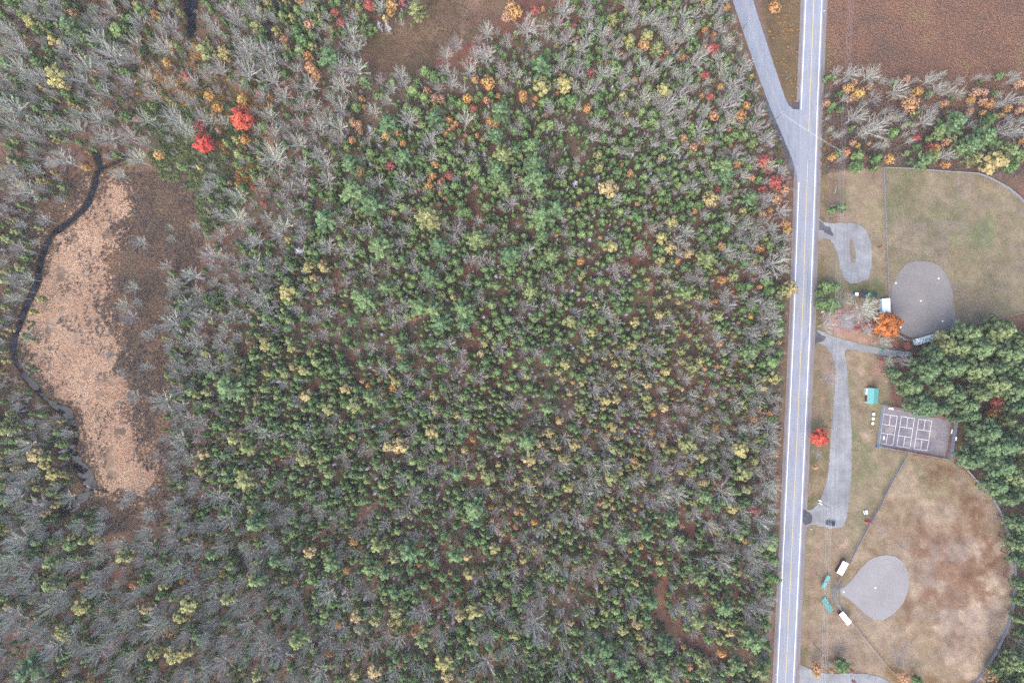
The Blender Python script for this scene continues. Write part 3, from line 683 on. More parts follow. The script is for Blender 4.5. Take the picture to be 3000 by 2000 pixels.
# ------------------------------------------------------------------ scattering one mass as a single object
def mass(name, sources, pts, scl, rot, kind='stuff'):
    """one object of kind stuff: instances of the source meshes on points"""
    pts = np.asarray(pts, np.float32)
    if not len(pts): return None
    scl = np.asarray(scl, np.float32); rot = np.asarray(rot, np.float32)
    if scl.ndim == 1: scl = np.stack([scl] * 3, 1)
    me = bpy.data.meshes.new(name); me.vertices.add(len(pts)); me.vertices.foreach_set('co', pts.ravel())
    a = me.attributes.new('scl', 'FLOAT_VECTOR', 'POINT'); a.data.foreach_set('vector', scl.ravel())
    a = me.attributes.new('rot', 'FLOAT_VECTOR', 'POINT'); r3 = np.zeros((len(pts), 3), np.float32); r3[:, 2] = rot; a.data.foreach_set('vector', r3.ravel())
    a = me.attributes.new('pick', 'INT', 'POINT'); a.data.foreach_set('value', np.random.RandomState(len(pts)).randint(0, len(sources), len(pts)).astype(np.int32))
    c = bpy.data.collections.new(name + '_sources')
    for m in sources: c.objects.link(bpy.data.objects.new(name + '_source', m))
    g = bpy.data.node_groups.new(name + '_scatter', 'GeometryNodeTree')
    g.interface.new_socket('Geometry', in_out='INPUT', socket_type='NodeSocketGeometry')
    g.interface.new_socket('Geometry', in_out='OUTPUT', socket_type='NodeSocketGeometry')
    gi = g.nodes.new('NodeGroupInput'); go = g.nodes.new('NodeGroupOutput')
    ci = g.nodes.new('GeometryNodeCollectionInfo'); ci.inputs['Collection'].default_value = c
    ci.inputs['Separate Children'].default_value = True; ci.inputs['Reset Children'].default_value = True
    ip = g.nodes.new('GeometryNodeInstanceOnPoints'); ip.inputs['Pick Instance'].default_value = True
    def na(n, ty):
        x = g.nodes.new('GeometryNodeInputNamedAttribute'); x.data_type = ty; x.inputs['Name'].default_value = n
        return next(o for o in x.outputs if o.name == 'Attribute' and o.enabled)
    g.links.new(gi.outputs[0], ip.inputs['Points']); g.links.new(ci.outputs[0], ip.inputs['Instance'])
    g.links.new(na('pick', 'INT'), ip.inputs['Instance Index']); g.links.new(na('rot', 'FLOAT_VECTOR'), ip.inputs['Rotation'])
    g.links.new(na('scl', 'FLOAT_VECTOR'), ip.inputs['Scale']); g.links.new(ip.outputs[0], go.inputs[0])
    o = link(name, me); md = o.modifiers.new('scatter', 'NODES'); md.node_group = g
    return tag(o, kind=kind)

# ------------------------------------------------------------------ where the trees stand (crown centre and radius in photograph pixels)
TREES = []   # [kind, px, py, radius px, explicit]
def trees(t, kind, s, k=760 / 2337.0):
    v = [float(q) for q in s.replace(',', ' ').split()]
    for i in range(0, len(v), 3):
        x, y = t(v[i], v[i + 1]); TREES.append([kind, x, y, v[i + 2] * k, True])
trees(TA, 'maple', '2175 1065 105 1835 1285 90')
trees(TA, 'red', '1800 1130 60 1690 690 45 1225 1070 28')
trees(TA, 'pine', '630 220 100')
trees(TA, 'bare', '1000 110 90 1530 230 100 1470 420 110 880 350 90 1010 500 120 1230 540 60 760 600 100 880 560 80 1150 740 70 940 640 70 1740 740 80 1990 640 80 2230 660 110 1390 860 80 1640 890 70 1745 920 60 940 840 80 740 870 50 1560 1060 110 1650 1150 100 1870 1080 100 1790 1040 70 1720 1200 80 1290 1070 100 700 1040 70 870 1070 100 980 1030 70 970 1240 90 1160 1220 80 1290 1290 70 690 1150 80 490 1160 70 120 980 120 80 280 90 190 450 110 150 600 100 250 680 80 350 700 90 590 470 80 1220 390 70 930 210 70 1230 1430 110 1540 1260 40 560 1440 130 330 1540 70 130 1520 80 50 740 60 2250 420 100 2120 170 90 2200 480 120 2320 150 80')
trees(TA, 'larch', '500 680 100 480 350 60 2010 470 60 1850 440 80 640 930 30 2300 230 50 100 1430 45 500 1240 45 270 180 60 1250 60 60')
trees(TA, 'gold', '1430 1390 50 1880 860 50 1960 960 50 2180 890 50 2200 1250 50 1500 560 40 1390 130 40 650 110 35')
trees(TA, 'spruce', '1050 260 75 1260 80 60 850 720 45 430 450 60 100 700 60 600 850 60 330 560 60 30 560 60')
trees(TB, 'pine', '685 505 115 1480 80 90 2240 990 100 2200 1220 90 1210 1110 100 1630 1060 90 880 1470 100 1360 1410 90 2250 1400 110 2200 1520 100 1010 730 60')
trees(TB, 'spruce', '450 370 60 400 90 60 390 270 55 1450 815 62 1390 970 50 1480 1010 55 1060 1380 80 1700 1370 50 1990 1510 66 530 310 50 930 960 45 460 340 50 1060 240 36 420 440 50 640 80 36 1550 630 60 1640 690 50 1550 880 50 1120 860 40 700 1300 30 310 1040 30')
trees(TB, 'larch', '70 100 50 40 230 50 210 270 40 140 30 40 1170 860 35')
trees(TB, 'gold', '510 220 50 280 350 42 500 510 48 520 610 56 570 670 48 1250 40 56 1240 110 40 440 30 35 2330 60 60 2290 140 55 1570 825 40 1640 890 45 1700 890 38 1935 890 48 2005 710 40 2120 750 66 2110 900 35 2215 860 25 980 890 30 1000 960 20 900 1100 40 950 1120 40 970 1190 25 895 1265 40 1200 1215 48 1245 1155 25 1300 1190 38 1355 1285 34 1770 1080 34 1830 1110 30 1800 1140 28 1770 1165 28 2020 1220 25 1440 1375 30 960 1540 50 1640 1480 40 2140 1090 35 2190 1120 38 1740 1200 26 1920 1220 22')
trees(TB, 'red', '740 110 38 795 200 42 1050 40 56 1350 20 36 1990 980 42 545 905 28 1240 1490 44 60 850 36')
trees(TB, 'bare', '910 160 70 890 310 110 930 420 80 650 250 50 500 80 70 2110 290 90 1830 400 80 1740 490 80 1330 670 75 2100 490 110 2000 500 80 1950 620 100 1740 640 70 2250 640 80 1790 750 70 1900 810 50 180 720 110 510 780 100 280 860 100 790 620 110 940 620 100 790 770 100 880 440 70 280 560 60 390 630 60 100 480 100 180 560 70 700 880 60 840 880 40 560 950 70 790 970 100 150 1040 80 420 1110 80 590 1140 100 290 1150 60 170 1200 100 770 1150 100 420 1290 100 180 1410 150 610 1390 90 450 1500 100 660 1480 80 1090 1000 80 1210 910 70 1400 1080 100 1920 1080 90 1600 1260 90 1850 1360 60 1520 1390 40 1270 1300 50 1250 800 60 1150 730 60 2290 360 60 80 870 80 450 970 70 1150 60 70')
trees(TB, 'dead', '1210 240 45 1140 220 45 1050 1150 40 1060 1480 30')
trees(TC, 'pine', '260 580 110 185 1310 90 200 1480 120 1310 430 70 1900 1490 110 30 1350 60 1375 1310 45')
trees(TC, 'larch', '910 170 55 1220 320 65 1060 360 65 480 750 80 270 760 80 1370 810 75 1000 860 45 780 1390 45 790 1500 50 1350 1420 40')
trees(TC, 'spruce', '540 900 70 1170 1000 45 100 1070 50 340 1120 50 550 1160 50 800 1010 60 830 1230 50 780 880 55 910 1450 50 1600 200 45 620 290 40')
trees(TC, 'gold', '30 110 66 275 80 25 1190 410 52 195 520 20 100 850 40 100 890 38 215 885 25 195 945 18 680 975 40 305 1035 22 1735 265 28 1480 425 25 1395 475 30 1540 510 30 1700 680 25 1820 310 25 1710 860 25 1825 1040 48 1610 1050 18 1545 1240 40 1640 1330 45 1730 1285 25 2060 1040 56 2110 950 38 2030 1475 40 1960 1165 25 990 1485 20 1070 1550 30 1940 60 30')
trees(TC, 'red', '210 90 46 1810 430 62 1750 680 42 990 470 18 1690 310 14 1350 530 22 710 660 35 1790 870 42 440 5 25 2270 1450 66')
trees(TC, 'bare', '140 250 120 470 90 100 690 140 70 500 350 100 320 340 50 420 220 70 810 300 80 1340 240 60 1090 80 80 1580 300 90 940 410 60 1750 80 60 1940 380 70 1640 560 90 1250 640 80 760 780 75 1000 780 70 1190 880 80 1500 690 50 1980 780 100 1920 950 110 1740 990 70 1420 930 90 960 1040 70 760 1110 60 1100 1120 60 1370 1120 70 1690 1170 70 1880 1160 60 1270 1300 60 990 1370 60 330 950 50 120 1000 50 200 430 70 40 680 70 130 740 50 580 1450 45 2190 1150 90 2220 1020 70 1400 580 60 1570 660 60 2300 1250 80 1180 190 50')
trees(TF_, 'pine', '900 180 130 1080 300 120 640 420 110 1590 420 130 1140 680 120 1680 680 100 2030 610 110 2300 750 90 1590 950 100 1000 1150 120 1190 1050 80 1500 1230 100 1630 1250 100 1900 1250 110 1700 1370 100 1900 1380 70 890 1350 60 1350 790 50 2210 60 80 2270 140 80')
trees(TF_, 'larch', '310 1090 85 500 860 60 630 860 60 550 965 35 120 1540 60 610 1170 40')
trees(TF_, 'gold', '950 35 45 1620 40 38 1590 140 40 1690 110 30 1690 200 25 1460 340 16 1500 165 18 1450 240 15 1740 250 25 1680 300 25 835 1210 22 1780 670 18 1600 90 30 1710 80 25 1630 170 20')
trees(TF_, 'red', '100 290 34 1770 40 40 10 150 30 1460 1320 36 1650 860 15')
trees(TF_, 'spruce', '1345 325 50 1830 815 45 520 730 40 940 640 40 1780 960 50 1500 700 40 1450 610 35 1790 1080 40')
trees(TF_, 'bare', '80 130 80 440 130 90 320 160 80 670 90 100 1350 80 85 1130 110 80 330 340 70 250 230 60 440 320 60 130 430 70 260 500 100 220 580 80 440 570 70 780 460 70 1050 530 80 1220 470 70 1380 530 65 1330 660 65 680 680 100 900 530 50 860 370 60 1830 540 80 2030 460 60 1970 800 70 2140 820 60 1200 890 70 1450 860 70 1710 880 50 700 1090 60 1620 1080 50 1320 1010 40 830 840 50 1340 1350 70 1250 1280 60 2060 1180 50 1930 1030 50 80 1140 90 40 640 80 160 830 80 300 890 60 550 1340 60 1240 1180 50 2000 1380 40')
trees(TF_, 'dead', '410 720 60 1750 1165 28 2190 950 32 2100 730 30 2080 1320 28 1600 1480 28')
trees(TE, 'bare', '1265 650 75 1760 505 60 1545 615 45 1535 515 40 1990 575 80 2130 430 120 2150 230 100 1900 770 110 1495 860 60 1200 1050 65 1110 1215 70 1250 1190 50 1170 1320 80 1550 1370 110 1740 950 90 1780 1090 65 1930 1010 60 1340 1480 70 1400 1420 50 1840 1310 100 2080 1320 70 1750 1510 90 2080 790 60 2260 640 80 2300 820 80 2080 1100 80 2220 1080 70 2200 1170 50 2220 1340 60 1970 1510 60 2140 1500 60 2150 920 50 2270 920 50 2300 1150 60 2040 960 40 220 180 130 400 445 70 190 490 60 170 710 80 50 340 60 30 830 50 100 1160 60 90 1330 50 160 30 70 100 980 70 160 960 50')
trees(TE, 'larch', '55 610 45 190 120 45 180 870 50 60 905 50 30 985 50 130 540 40 1910 1355 32 1980 1240 30')
trees(TI, 'pine', '2060 420 130 2200 1260 100 2100 880 70 2030 1020 60 2220 960 80 50 780 90 2280 1500 60')
trees(TI, 'larch', '1860 450 48 1850 100 50 1770 480 40 1820 1010 50 1800 1150 60 310 1020 70 390 1040 60 470 1200 60 400 1110 50 90 650 40 330 1320 40 490 1275 30 540 1190 38 370 1220 22')
trees(TI, 'gold', '460 1065 26')
trees(TI, 'bare', '990 120 55 1320 230 55 1090 275 40 1570 200 50 1620 140 40 1210 500 70 1460 540 130 1620 450 80 1570 300 50 1970 220 60 1420 1030 55 1500 880 60 1620 590 90 1700 700 70 1620 880 90 1780 860 60 1180 1380 70 1130 1450 70 1390 1340 50 1600 1220 60 1760 1250 60 1950 1390 90 2030 1420 90 2280 770 70 1950 1090 50 930 1540 60 1350 1550 60 2140 1490 70 610 830 60 130 1400 110 330 1500 110 240 940 90 140 500 60 160 590 50 620 1410 80 1070 550 35 1680 20 60 1780 40 80 1980 40 70 1520 60 50 1130 310 30 510 690 40 20 400 30 1580 1030 50 1830 1430 40 1720 1370 50 130 1010 60 300 830 40')
trees(TJ, 'pine', '1340 60 60 1360 220 70 1060 510 80 1840 1190 75 2000 1490 100 2290 860 70 1890 830 60')
trees(TJ, 'larch', '120 40 60 350 60 45 520 100 40 460 260 55 290 290 50 680 610 60 480 490 60 910 570 70 840 430 50 1610 810 65 1330 930 75 1220 940 60 450 1060 65 1980 1200 50 2060 1100 60 2120 1220 70 1850 660 40 1910 980 40 1290 360 50 1640 490 45 2160 1380 40')
trees(TJ, 'gold', '990 355 28 1040 395 28 1245 315 25 1260 420 35 1125 290 18 1320 730 14 1985 885 28 1300 990 28 1205 500 18 1320 830 18 215 1050 16 755 40 20 2210 1330 20 1065 1185 18 2145 1490 25')
trees(TJ, 'bare', '1905 200 65 1440 60 55 1420 590 60 1840 510 45 1850 420 40 1740 360 40 1970 590 45 1590 380 45 510 810 60 980 790 55 380 510 45 1770 800 60 1640 1130 65 1910 1080 65 1420 850 70 1190 850 60 1730 480 40 1580 940 60 750 690 50 200 850 50 30 760 60 770 1340 45 620 1380 60 1950 1360 60 1440 1400 60 1180 1150 50 1550 1040 40 1220 700 60 1000 970 60 950 730 40 2300 1220 60 60 1310 40 240 1520 60 490 980 40')
trees(TJ, 'dead', '1100 1370 30 1030 1150 30 1660 140 25 1600 1330 25 730 1110 26')
trees(TG, 'pine', '270 400 120 400 330 100 250 190 80 200 60 120 350 760 80 170 1080 80 20 740 80 1920 50 90 1760 790 100 1570 1100 90 2150 240 80 1860 1310 60 270 580 70')
trees(TG, 'larch', '870 160 85 1800 250 70 1450 460 60 900 680 60 1350 600 60 1420 690 60 1600 740 50 520 1350 66 720 1440 55 1330 1300 45 1410 1270 35 1480 1365 35 1110 1360 45 1690 1130 45 1340 800 50 770 830 25 2000 940 60')
trees(TG, 'gold', '1065 30 35 2160 60 40 600 300 25 400 580 22 795 605 22 1110 605 15 1130 300 25 1640 360 32 1890 680 42 620 810 36 2260 390 35 1310 295 12 2240 700 40 1490 810 30 1900 980 42 1500 1185 28 2235 1045 25 1985 1085 15 1840 1170 25 2150 1310 30 930 1290 18 630 30 15')
trees(TG, 'red', '1855 160 34 2260 160 42 1050 470 20 1130 900 20')
trees(TG, 'bare', '1560 550 80 1550 670 60 1540 170 50 1800 80 60 2110 480 60 2280 250 60 470 570 45 890 610 50 1300 900 65 930 970 50 1030 900 45 360 1170 60 830 1260 75 1700 1000 60 2260 950 80 2160 680 60 1500 750 55 2270 1210 80 1720 1320 70 2160 1490 80 940 1370 50 2150 880 70 1130 730 50 1030 390 50 100 780 40 930 1490 50 920 310 40 1220 190 40 1190 340 40 1730 400 50 1400 530 40 40 500 40 2080 1130 45')
trees(TG, 'dead', '570 110 45 700 620 30 540 1080 30 600 1160 25 740 980 22')
trees(TK, 'pine', '140 900 100 310 610 65 320 160 70 110 230 45 330 480 50 20 850 50 2150 90 90 1740 1390 80 1840 1480 60 140 1230 50')
trees(TK, 'larch', '420 270 38 480 200 52 1090 30 50 1530 90 40 640 160 35 930 200 35 1020 210 52 1370 190 35 1320 155 25 980 300 50 1640 230 66 1690 180 50 1220 390 40 850 530 55 940 520 45 1210 500 46 1240 580 50 1370 595 46 620 580 56 910 770 52 430 710 45 340 820 50 560 930 55 250 920 38 420 950 30 160 1060 62 470 1060 50 910 970 52 1360 920 38 1400 980 38 1580 920 85 2060 970 85 2190 1070 50 2100 1180 76 1720 1040 50 1620 1180 52 1210 1180 40 890 1230 70 1730 1270 55 510 1310 50 845 1465 45 1990 1500 58 1640 1450 40 2120 1330 45 240 1260 35 180 1370 30 1390 270 50 1170 720 28 1010 800 34 870 830 28 200 1460 35 150 1430 25')
trees(TK, 'gold', '550 365 22 1845 220 28 700 170 18 810 200 15 1280 650 28 1830 775 32 2190 695 40 660 865 25 1100 1075 38 1185 970 24 620 720 20 40 1530 30 1405 65 15 1750 600 20 2310 640 30 1550 705 20 1740 380 15 1365 1210 15 230 1380 15 1555 1500 20')
trees(TK, 'red', '2180 1520 50 260 365 15')
trees(TK, 'bare', '510 660 65 1280 310 60 1560 340 60 1840 320 45 860 430 65 1620 490 70 1130 170 45 1060 560 50 1630 620 60 1520 690 50 1740 710 50 2010 560 70 2220 540 60 1850 640 45 2060 790 60 2170 790 80 1840 860 60 470 870 60 680 990 60 450 1120 80 680 1130 60 1490 1110 70 1370 1170 85 1500 1030 50 1120 650 60 720 1250 80 590 1280 60 140 1320 80 650 1390 80 980 1360 60 840 1340 50 1360 1400 90 1490 1380 100 1900 1360 110 2300 1310 90 2290 980 70 1300 1000 50 1800 1200 70 1780 520 60 1340 440 60 2160 640 50 590 740 50 1040 870 45 1410 800 30 1960 890 50 420 1520 50 580 1530 40 940 1120 60 2090 430 50 1890 480 50')
trees(TK, 'dead', '120 520 25 495 430 25 180 275 25 210 320 25')
trees(TM, 'pine', '460 480 80 470 680 90 250 1440 130 2280 130 80 2290 640 70 1910 410 60 2050 810 70')
trees(TM, 'larch', '1700 860 90 1620 970 70 1110 420 76 720 880 76 570 1110 86 650 250 46 850 270 46 1470 690 50 1380 1300 66 1560 1320 80 1680 1290 70 1320 900 60 1270 1020 40 1600 1130 25')
trees(TM, 'spruce', '620 330 60 750 290 60 780 590 60 1450 780 70 1560 800 50 920 1210 50 560 1330 60')
trees(TM, 'gold', '1205 680 38 1075 830 25 735 720 28 720 650 24 1640 650 25 1690 980 34 1520 1130 20 775 975 24 870 930 18 410 1380 32 1450 1240 18 275 1550 15')
trees(TM, 'bare', '290 80 90 330 150 70 910 180 80 1350 50 90 1610 70 90 1310 220 90 1340 340 80 1080 330 90 180 300 110 90 480 110 240 580 100 690 510 90 890 430 90 900 620 100 870 740 90 560 780 100 110 970 120 380 1130 90 230 1120 90 480 1260 110 440 1350 60 640 1170 80 870 1280 100 1010 1150 90 1130 950 70 1400 940 80 1400 1080 110 1600 540 90 1800 370 80 1860 160 70 2050 110 90 1920 560 60 1930 720 80 2080 700 80 1720 710 90 2000 350 80 1560 320 80 1950 1020 60 2230 1040 90 2020 1190 80 1200 1340 80 2000 1400 100 1880 1450 80 1720 1480 70 1380 1530 60 1070 1500 80 940 60 60 450 900 90 280 690 80 150 1550 70 2300 1250 80 1030 520 60 1680 1100 50 2130 1290 60')
trees(TN, 'pine', '1120 330 75 1420 400 110 1270 450 60 1060 540 85 1820 420 85 200 460 75 710 490 90 40 640 80 30 130 90 1290 760 75 1290 920 70 1530 1190 80 400 1180 90 1190 580 70 2010 130 60 2000 30 90 1870 1310 50 40 1500 60')
trees(TN, 'larch', '510 390 56 1930 430 45 1950 590 56 1320 1000 50 1720 1380 76 1100 1460 70 1550 1090 48 2000 920 76 1870 960 60 1990 1180 56 2220 790 50 2180 360 56 2250 220 30 920 1500 46 290 640 42 160 890 40 1780 570 25 2110 560 25 1900 1440 25 930 970 56 1100 1010 56 1750 1510 56 950 1080 46')
trees(TN, 'gold', '910 300 38 975 345 24 850 555 36 1250 560 22 2155 100 22 1500 500 24 250 1155 38 1450 1115 22 1760 1045 28 1495 1300 15 2310 120 24 500 1310 14 1330 1400 32')
trees(TN, 'red', '1970 360 15')
trees(TN, 'bare', '680 770 100 650 660 80 290 745 55 1540 940 90 820 1090 70 680 1180 80 720 1030 60 970 1060 60 410 820 60 2230 950 70 2140 1160 75 2110 1390 110 1280 1480 70 600 1480 110 790 1290 80 250 1330 110 120 1280 90 1310 1190 80 1210 1140 60 2310 1030 60 1650 1100 70 940 190 50 340 470 70 60 790 60 2180 570 60 500 80 50 900 600 50 990 720 50 1690 1230 60 2010 730 60 1440 1400 50 180 1530 70 2220 1300 50 1070 70 40 740 110 40')
trees(TN, 'dead', '820 750 40 780 340 28 1430 90 28 1340 100 26')
trees(TO, 'pine', '1010 250 80 1210 230 75 1430 110 80 1690 620 90 1400 1230 90 2180 1190 120 1930 900 90 1680 1010 80 970 1430 110 830 1260 100 700 1340 80 1320 1500 100 1260 840 80 1220 960 50 2040 1400 80 2250 1470 90 1740 1490 70 950 540 60 1940 620 70 520 290 40')
trees(TO, 'larch', '30 1130 56 850 700 34 385 845 24 1130 1040 48 1000 1090 56 1240 1260 56 2035 570 44 1880 1040 56 1970 1110 50 345 1240 30 325 1370 25 440 1300 25 840 920 48 1730 1400 56 1850 840 48 100 460 40 1110 660 40 1330 470 40 1150 1150 40 530 1020 34 410 1000 30')
trees(TO, 'gold', '40 30 25 1065 375 25 1075 660 20 1530 150 25 680 140 18 200 120 33 35 165 25 2105 290 30 1600 1420 35 1575 1530 25 975 855 27 1545 1240 25 1890 1300 42 850 1085 15 1730 750 20 90 970 25')
trees(TO, 'bare', '580 90 90 1630 860 90 1070 880 50 1020 950 40 150 880 80 260 840 70 210 1050 110 470 1060 70 1740 470 80 1890 490 100 1780 150 80 2240 110 100 1460 910 60 1000 1330 70 550 1390 60 430 1420 70 1810 1110 50 2190 1030 60 2210 890 70 2160 360 70 2240 280 80 480 450 60 280 430 40 40 700 60 1480 1480 70 2130 980 60 860 610 40 450 1220 60 2280 830 70 2200 560 60 2220 1360 40 140 360 55 680 910 60 1650 50 70')
trees(TO, 'dead', '760 710 36')
# east of the main road
trees(TD, 'pine', '1440 1440 85 1530 1400 65 1720 1100 120 1850 1300 110 1990 1220 120 2200 1350 100 1900 1420 75 1790 1330 70')
trees(TD, 'spruce', '1600 1180 75 2050 1060 75 1020 1420 66 850 1400 56 830 1500 56 1000 1510 38 1170 1190 48 2100 1300 70 2300 1400 70 2250 1500 60')
trees(TD, 'larch', '2080 1460 110 1700 1240 36')
trees(TD, 'gold', '1320 935 76 760 790 50 850 840 55 780 890 40 1900 830 48 1980 830 38 1860 900 36 1970 910 40 1850 1000 36 1640 1480 38 2300 750 45 2300 990 36 100 60 56 840 1310 25 1550 1330 40 1710 1320 34 2200 970 36 2040 1260 30 2310 1430 34 1130 1430 45 945 1290 20')
trees(TD, 'red', '1370 1240 38 60 50 20 900 1420 20 1490 1310 30')
trees(TD, 'bare', '1200 810 100 1490 720 90 990 890 70 1560 800 70 950 680 100 770 660 80 1670 820 60 820 1050 100 980 1160 120 1100 1080 60 1070 1310 60 1450 1090 80 2260 1180 110 2150 1170 90 1640 1400 70 880 1200 60 2200 900 70 1750 850 60 2250 700 60 20 1230 60 50 1500 70 640 650 50 1500 1010 60')
trees(TH, 'red', '100 230 70 40 110 40 1040 805 13')
trees(TH, 'gold', '20 50 60 180 290 45 110 370 50 190 600 40 210 650 40 40 540 25')
trees(TH, 'bare', '150 130 70 30 380 70 150 490 80 60 640 80 180 730 60 90 960 120 160 1010 60 60 1340 70 90 1440 70')
trees(TH, 'larch', '240 1180 76 160 1210 60')
trees(TH, 'spruce', '610 480 40 700 450 40 60 1200 60 30 1120 50')
trees(R1, 'spruce', '350 150 170 560 170 120 180 300 100 230 560 150 480 570 190', 300 / 2352)
trees(R1, 'bare', '1200 680 370 790 400 130 760 520 150 780 900 230 330 850 170 330 1060 210 1230 1170 180 1640 1440 220 1080 900 130', 300 / 2352)
TREES.append(['rust', *R1(1700, 1040), 310 * .1275, True])
trees(R1, 'red', '1060 1110 80 1300 1010 60', 300 / 2352)
trees(R2, 'bare', '800 1250 260 420 1250 180', 240 / 2352)
trees(R2, 'red', '250 1210 90 600 1230 60', 240 / 2352)
trees(TL, 'bare', '590 530 90 60 960 80 60 1060 80 50 1180 70 40 1320 80 50 1500 90 90 700 60 60 40 50 100 800 50 470 1200 45')
trees(TL, 'spruce', '70 380 70 60 190 50 70 890 45')
trees(TL, 'larch', '100 510 60')
trees(TL, 'gold', '100 1200 34 60 840 40 460 1310 30 970 975 14')
trees(TL, 'maple', '500 1050 84')
trees(TL, 'grove', '1850 110 140 2150 80 150 1950 250 160 2230 300 150 1480 440 150 1330 590 125 1180 470 66 1620 590 110 1720 420 130 1950 440 140 2110 570 140 1730 660 120 1950 660 120 2270 620 130 1450 760 150 1620 790 90 1850 760 110 2280 780 100 1880 850 90 2330 450 120 2100 420 110 2020 1000 160 2130 1130 170 1900 1250 130 2150 1300 150 2290 1120 140 2300 1400 140 2100 1480 120 2330 960 100 2320 1540 120 1990 1130 120 1760 240 120 2330 180 110 1540 300 100')
trees(TL, 'larch', '1640 210 120')
trees(TL, 'red', '2110 735 64')
trees(TL, 'gold', '1600 790 64 2060 840 50 2140 815 50')
Q = 760 / 2128.0
trees(TQ, 'grove', '2010 60 90 2100 260 90 2100 430 85 2115 560 80 2120 350 60 2090 1410 100 2120 760 60', Q)
trees(TQ, 'spruce', '2020 1310 36 1980 1440 70 1900 1480 60 640 1435 58 2100 900 50 2090 1050 50 2120 1180 50 2060 1510 60 1260 1550 40 60 450 60 80 560 50 40 700 50 70 380 50 30 1280 50 20 1400 60 10 1100 50 100 720 40', Q)
trees(TQ, 'gold', '440 1440 46 1880 1520 56 430 1490 36 555 1465 24 1140 1520 50', Q)
trees(TQ, 'red', '850 245 26 715 1465 16 735 1560 16', Q)
trees(TQ, 'bare', '40 140 60 30 240 60 40 400 60 30 600 60 45 880 60 520 1410 36 2110 1250 60', Q)

GRID = """
aaaaasaacccbb...bhhhhh........
aaaassaaabb...bbhhhhhhh.......
aaassssbbbbbbbbchhhhhhh.......
aasssssbbbbcccccchhhhhhh......
rrss.ssbbbcccccccccchhhh......
rrmmmmbbbccccccccccccchh......
rmmmmmbbhcccccccccccchhh......
rmmmmmhhccccccccccccchhh......
rmmmmhhhcccccccccccehhhh......
rmmmmhhcccccccccccceeehh......
rmmmmhhdddccccccceeeeehh......
rmmmmccdddcccccceeeeeehh......
yymmmhccddccccceeeefffhh......
yymmmhccddccccceeeeffhhh......
hymmmhcccccccceeeeehhhh.......
aaammhhhccccccceeeecchh.......
aaaahhhhccccccceeeccchh.......
aaaaaahhhccccccceecccch.......
aaaaaaaahhcccccccccccch.......
aaaaaaaaahhccccccccccch.......
""".split()
MIX = {  # kind weights, mean spacing in px
    'a': (dict(bare=.50, spruce=.40, larch=.04, dead=.05, gold=.01), 22),
    'b': (dict(bare=.42, spruce=.46, dead=.07, gold=.01, red=.01, larch=.03), 28),
    'c': (dict(spruce=.74, bare=.17, larch=.02, dead=.07), 18.5),
    'd': (dict(spruce=.88, bare=.05, larch=.03, dead=.04), 16.5),
    'e': (dict(spruce=.40, larch=.22, bare=.24, dead=.12, gold=.02), 19.5),
    'f': (dict(spruce=.20, larch=.12, bare=.54, dead=.12, gold=.02), 25),
    'h': (dict(spruce=.46, bare=.44, larch=.03, dead=.06, gold=.01), 19.5),
    'y': (dict(spruce=.40, bare=.30, larch=.25, dead=.05), 24),
    'r': (dict(bare=.45, spruce=.30, larch=.15, dead=.1), 34),
    's': (dict(bare=.40, spruce=.47, gold=.08, larch=.05), 44),
}
def zone(px, py):
    j = min(19, max(0, int((py + rnd.uniform(-25, 25)) // 100))); i = min(29, max(0, int((px + rnd.uniform(-25, 25)) // 100)))
    return GRID[j][i]
CELL = 40; cells = {}
def put(e): cells.setdefault((int(e[1] // CELL), int(e[2] // CELL)), []).append(e)
for e in TREES: put(e)
CLEAR = [p for p in (REG[8][0], REG[9][0])]
def blocked(px, py, r):
    i, j = int(px // CELL), int(py // CELL)
    for a in range(i - 2, i + 3):
        for b in range(j - 2, j + 3):
            for e in cells.get((a, b), ()):
                q = (.74 if e[4] else .62) * (e[3] * (.55 if e[0] == 'bare' else 1) + r)
                if (e[1] - px) ** 2 + (e[2] - py) ** 2 < q * q: return True
    return False
RSZ = {'spruce': (5, 16), 'larch': (6.5, 14), 'bare': (9, 26), 'dead': (5, 10), 'gold': (5, 11), 'red': (5, 10)}
def open_ground(px, py):
    if px > roadx(py) - 34 + 0: return True
    if py < 560 and px > np.interp(py, [-200, 0, 118, 232, 330, 392, 460, 560], [2070, 2128, 2165, 2206, 2240, 2268, 2290, 2320]): return True
    return False
gx_, gy_ = np.meshgrid(np.arange(-132, 2340, 6.), np.arange(-132, 2140, 6.))
NO = np.zeros(gx_.shape, bool); NV = fbm(gx_, gy_, 90, 66)
for l_ in STREAM: NO |= pdist(l_, gx_, gy_) > -12
NO |= pdist(PATHS[0][0], gx_, gy_) > -14
NO |= sdist(REG[8][0], gx_, gy_) > 4
tries = 0
while tries < 60000:
    tries += 1
    px = rnd.uniform(-130, 2330); py = rnd.uniform(-130, 2130)
    z = zone(px, py)
    if NO[int((py + 132) // 6), int((px + 132) // 6)]: continue
    if z not in MIX or open_ground(px, py): continue
    mix, sp = MIX[z]
    nv_ = NV[int((py + 132) // 6), int((px + 132) // 6)]
    if rnd.random() > (17.0 / sp) ** 2 * (1.15 if nv_ > .5 else .75 if nv_ > .40 else .35): continue
    k = rnd.choices(list(mix), list(mix.values()))[0]; lo, hi = RSZ[k]
    r = lo + (hi - lo) * rnd.random() ** 1.5
    if z == 'a' and k in ('spruce', 'larch'): r *= .9
    if z == 'e' and k in ('spruce', 'larch'): r *= .82
    if blocked(px, py, r * (.75 if k == 'bare' else 1.0) * sp / 20): continue
    e = [k, px, py, r, False]; TREES.append(e); put(e)
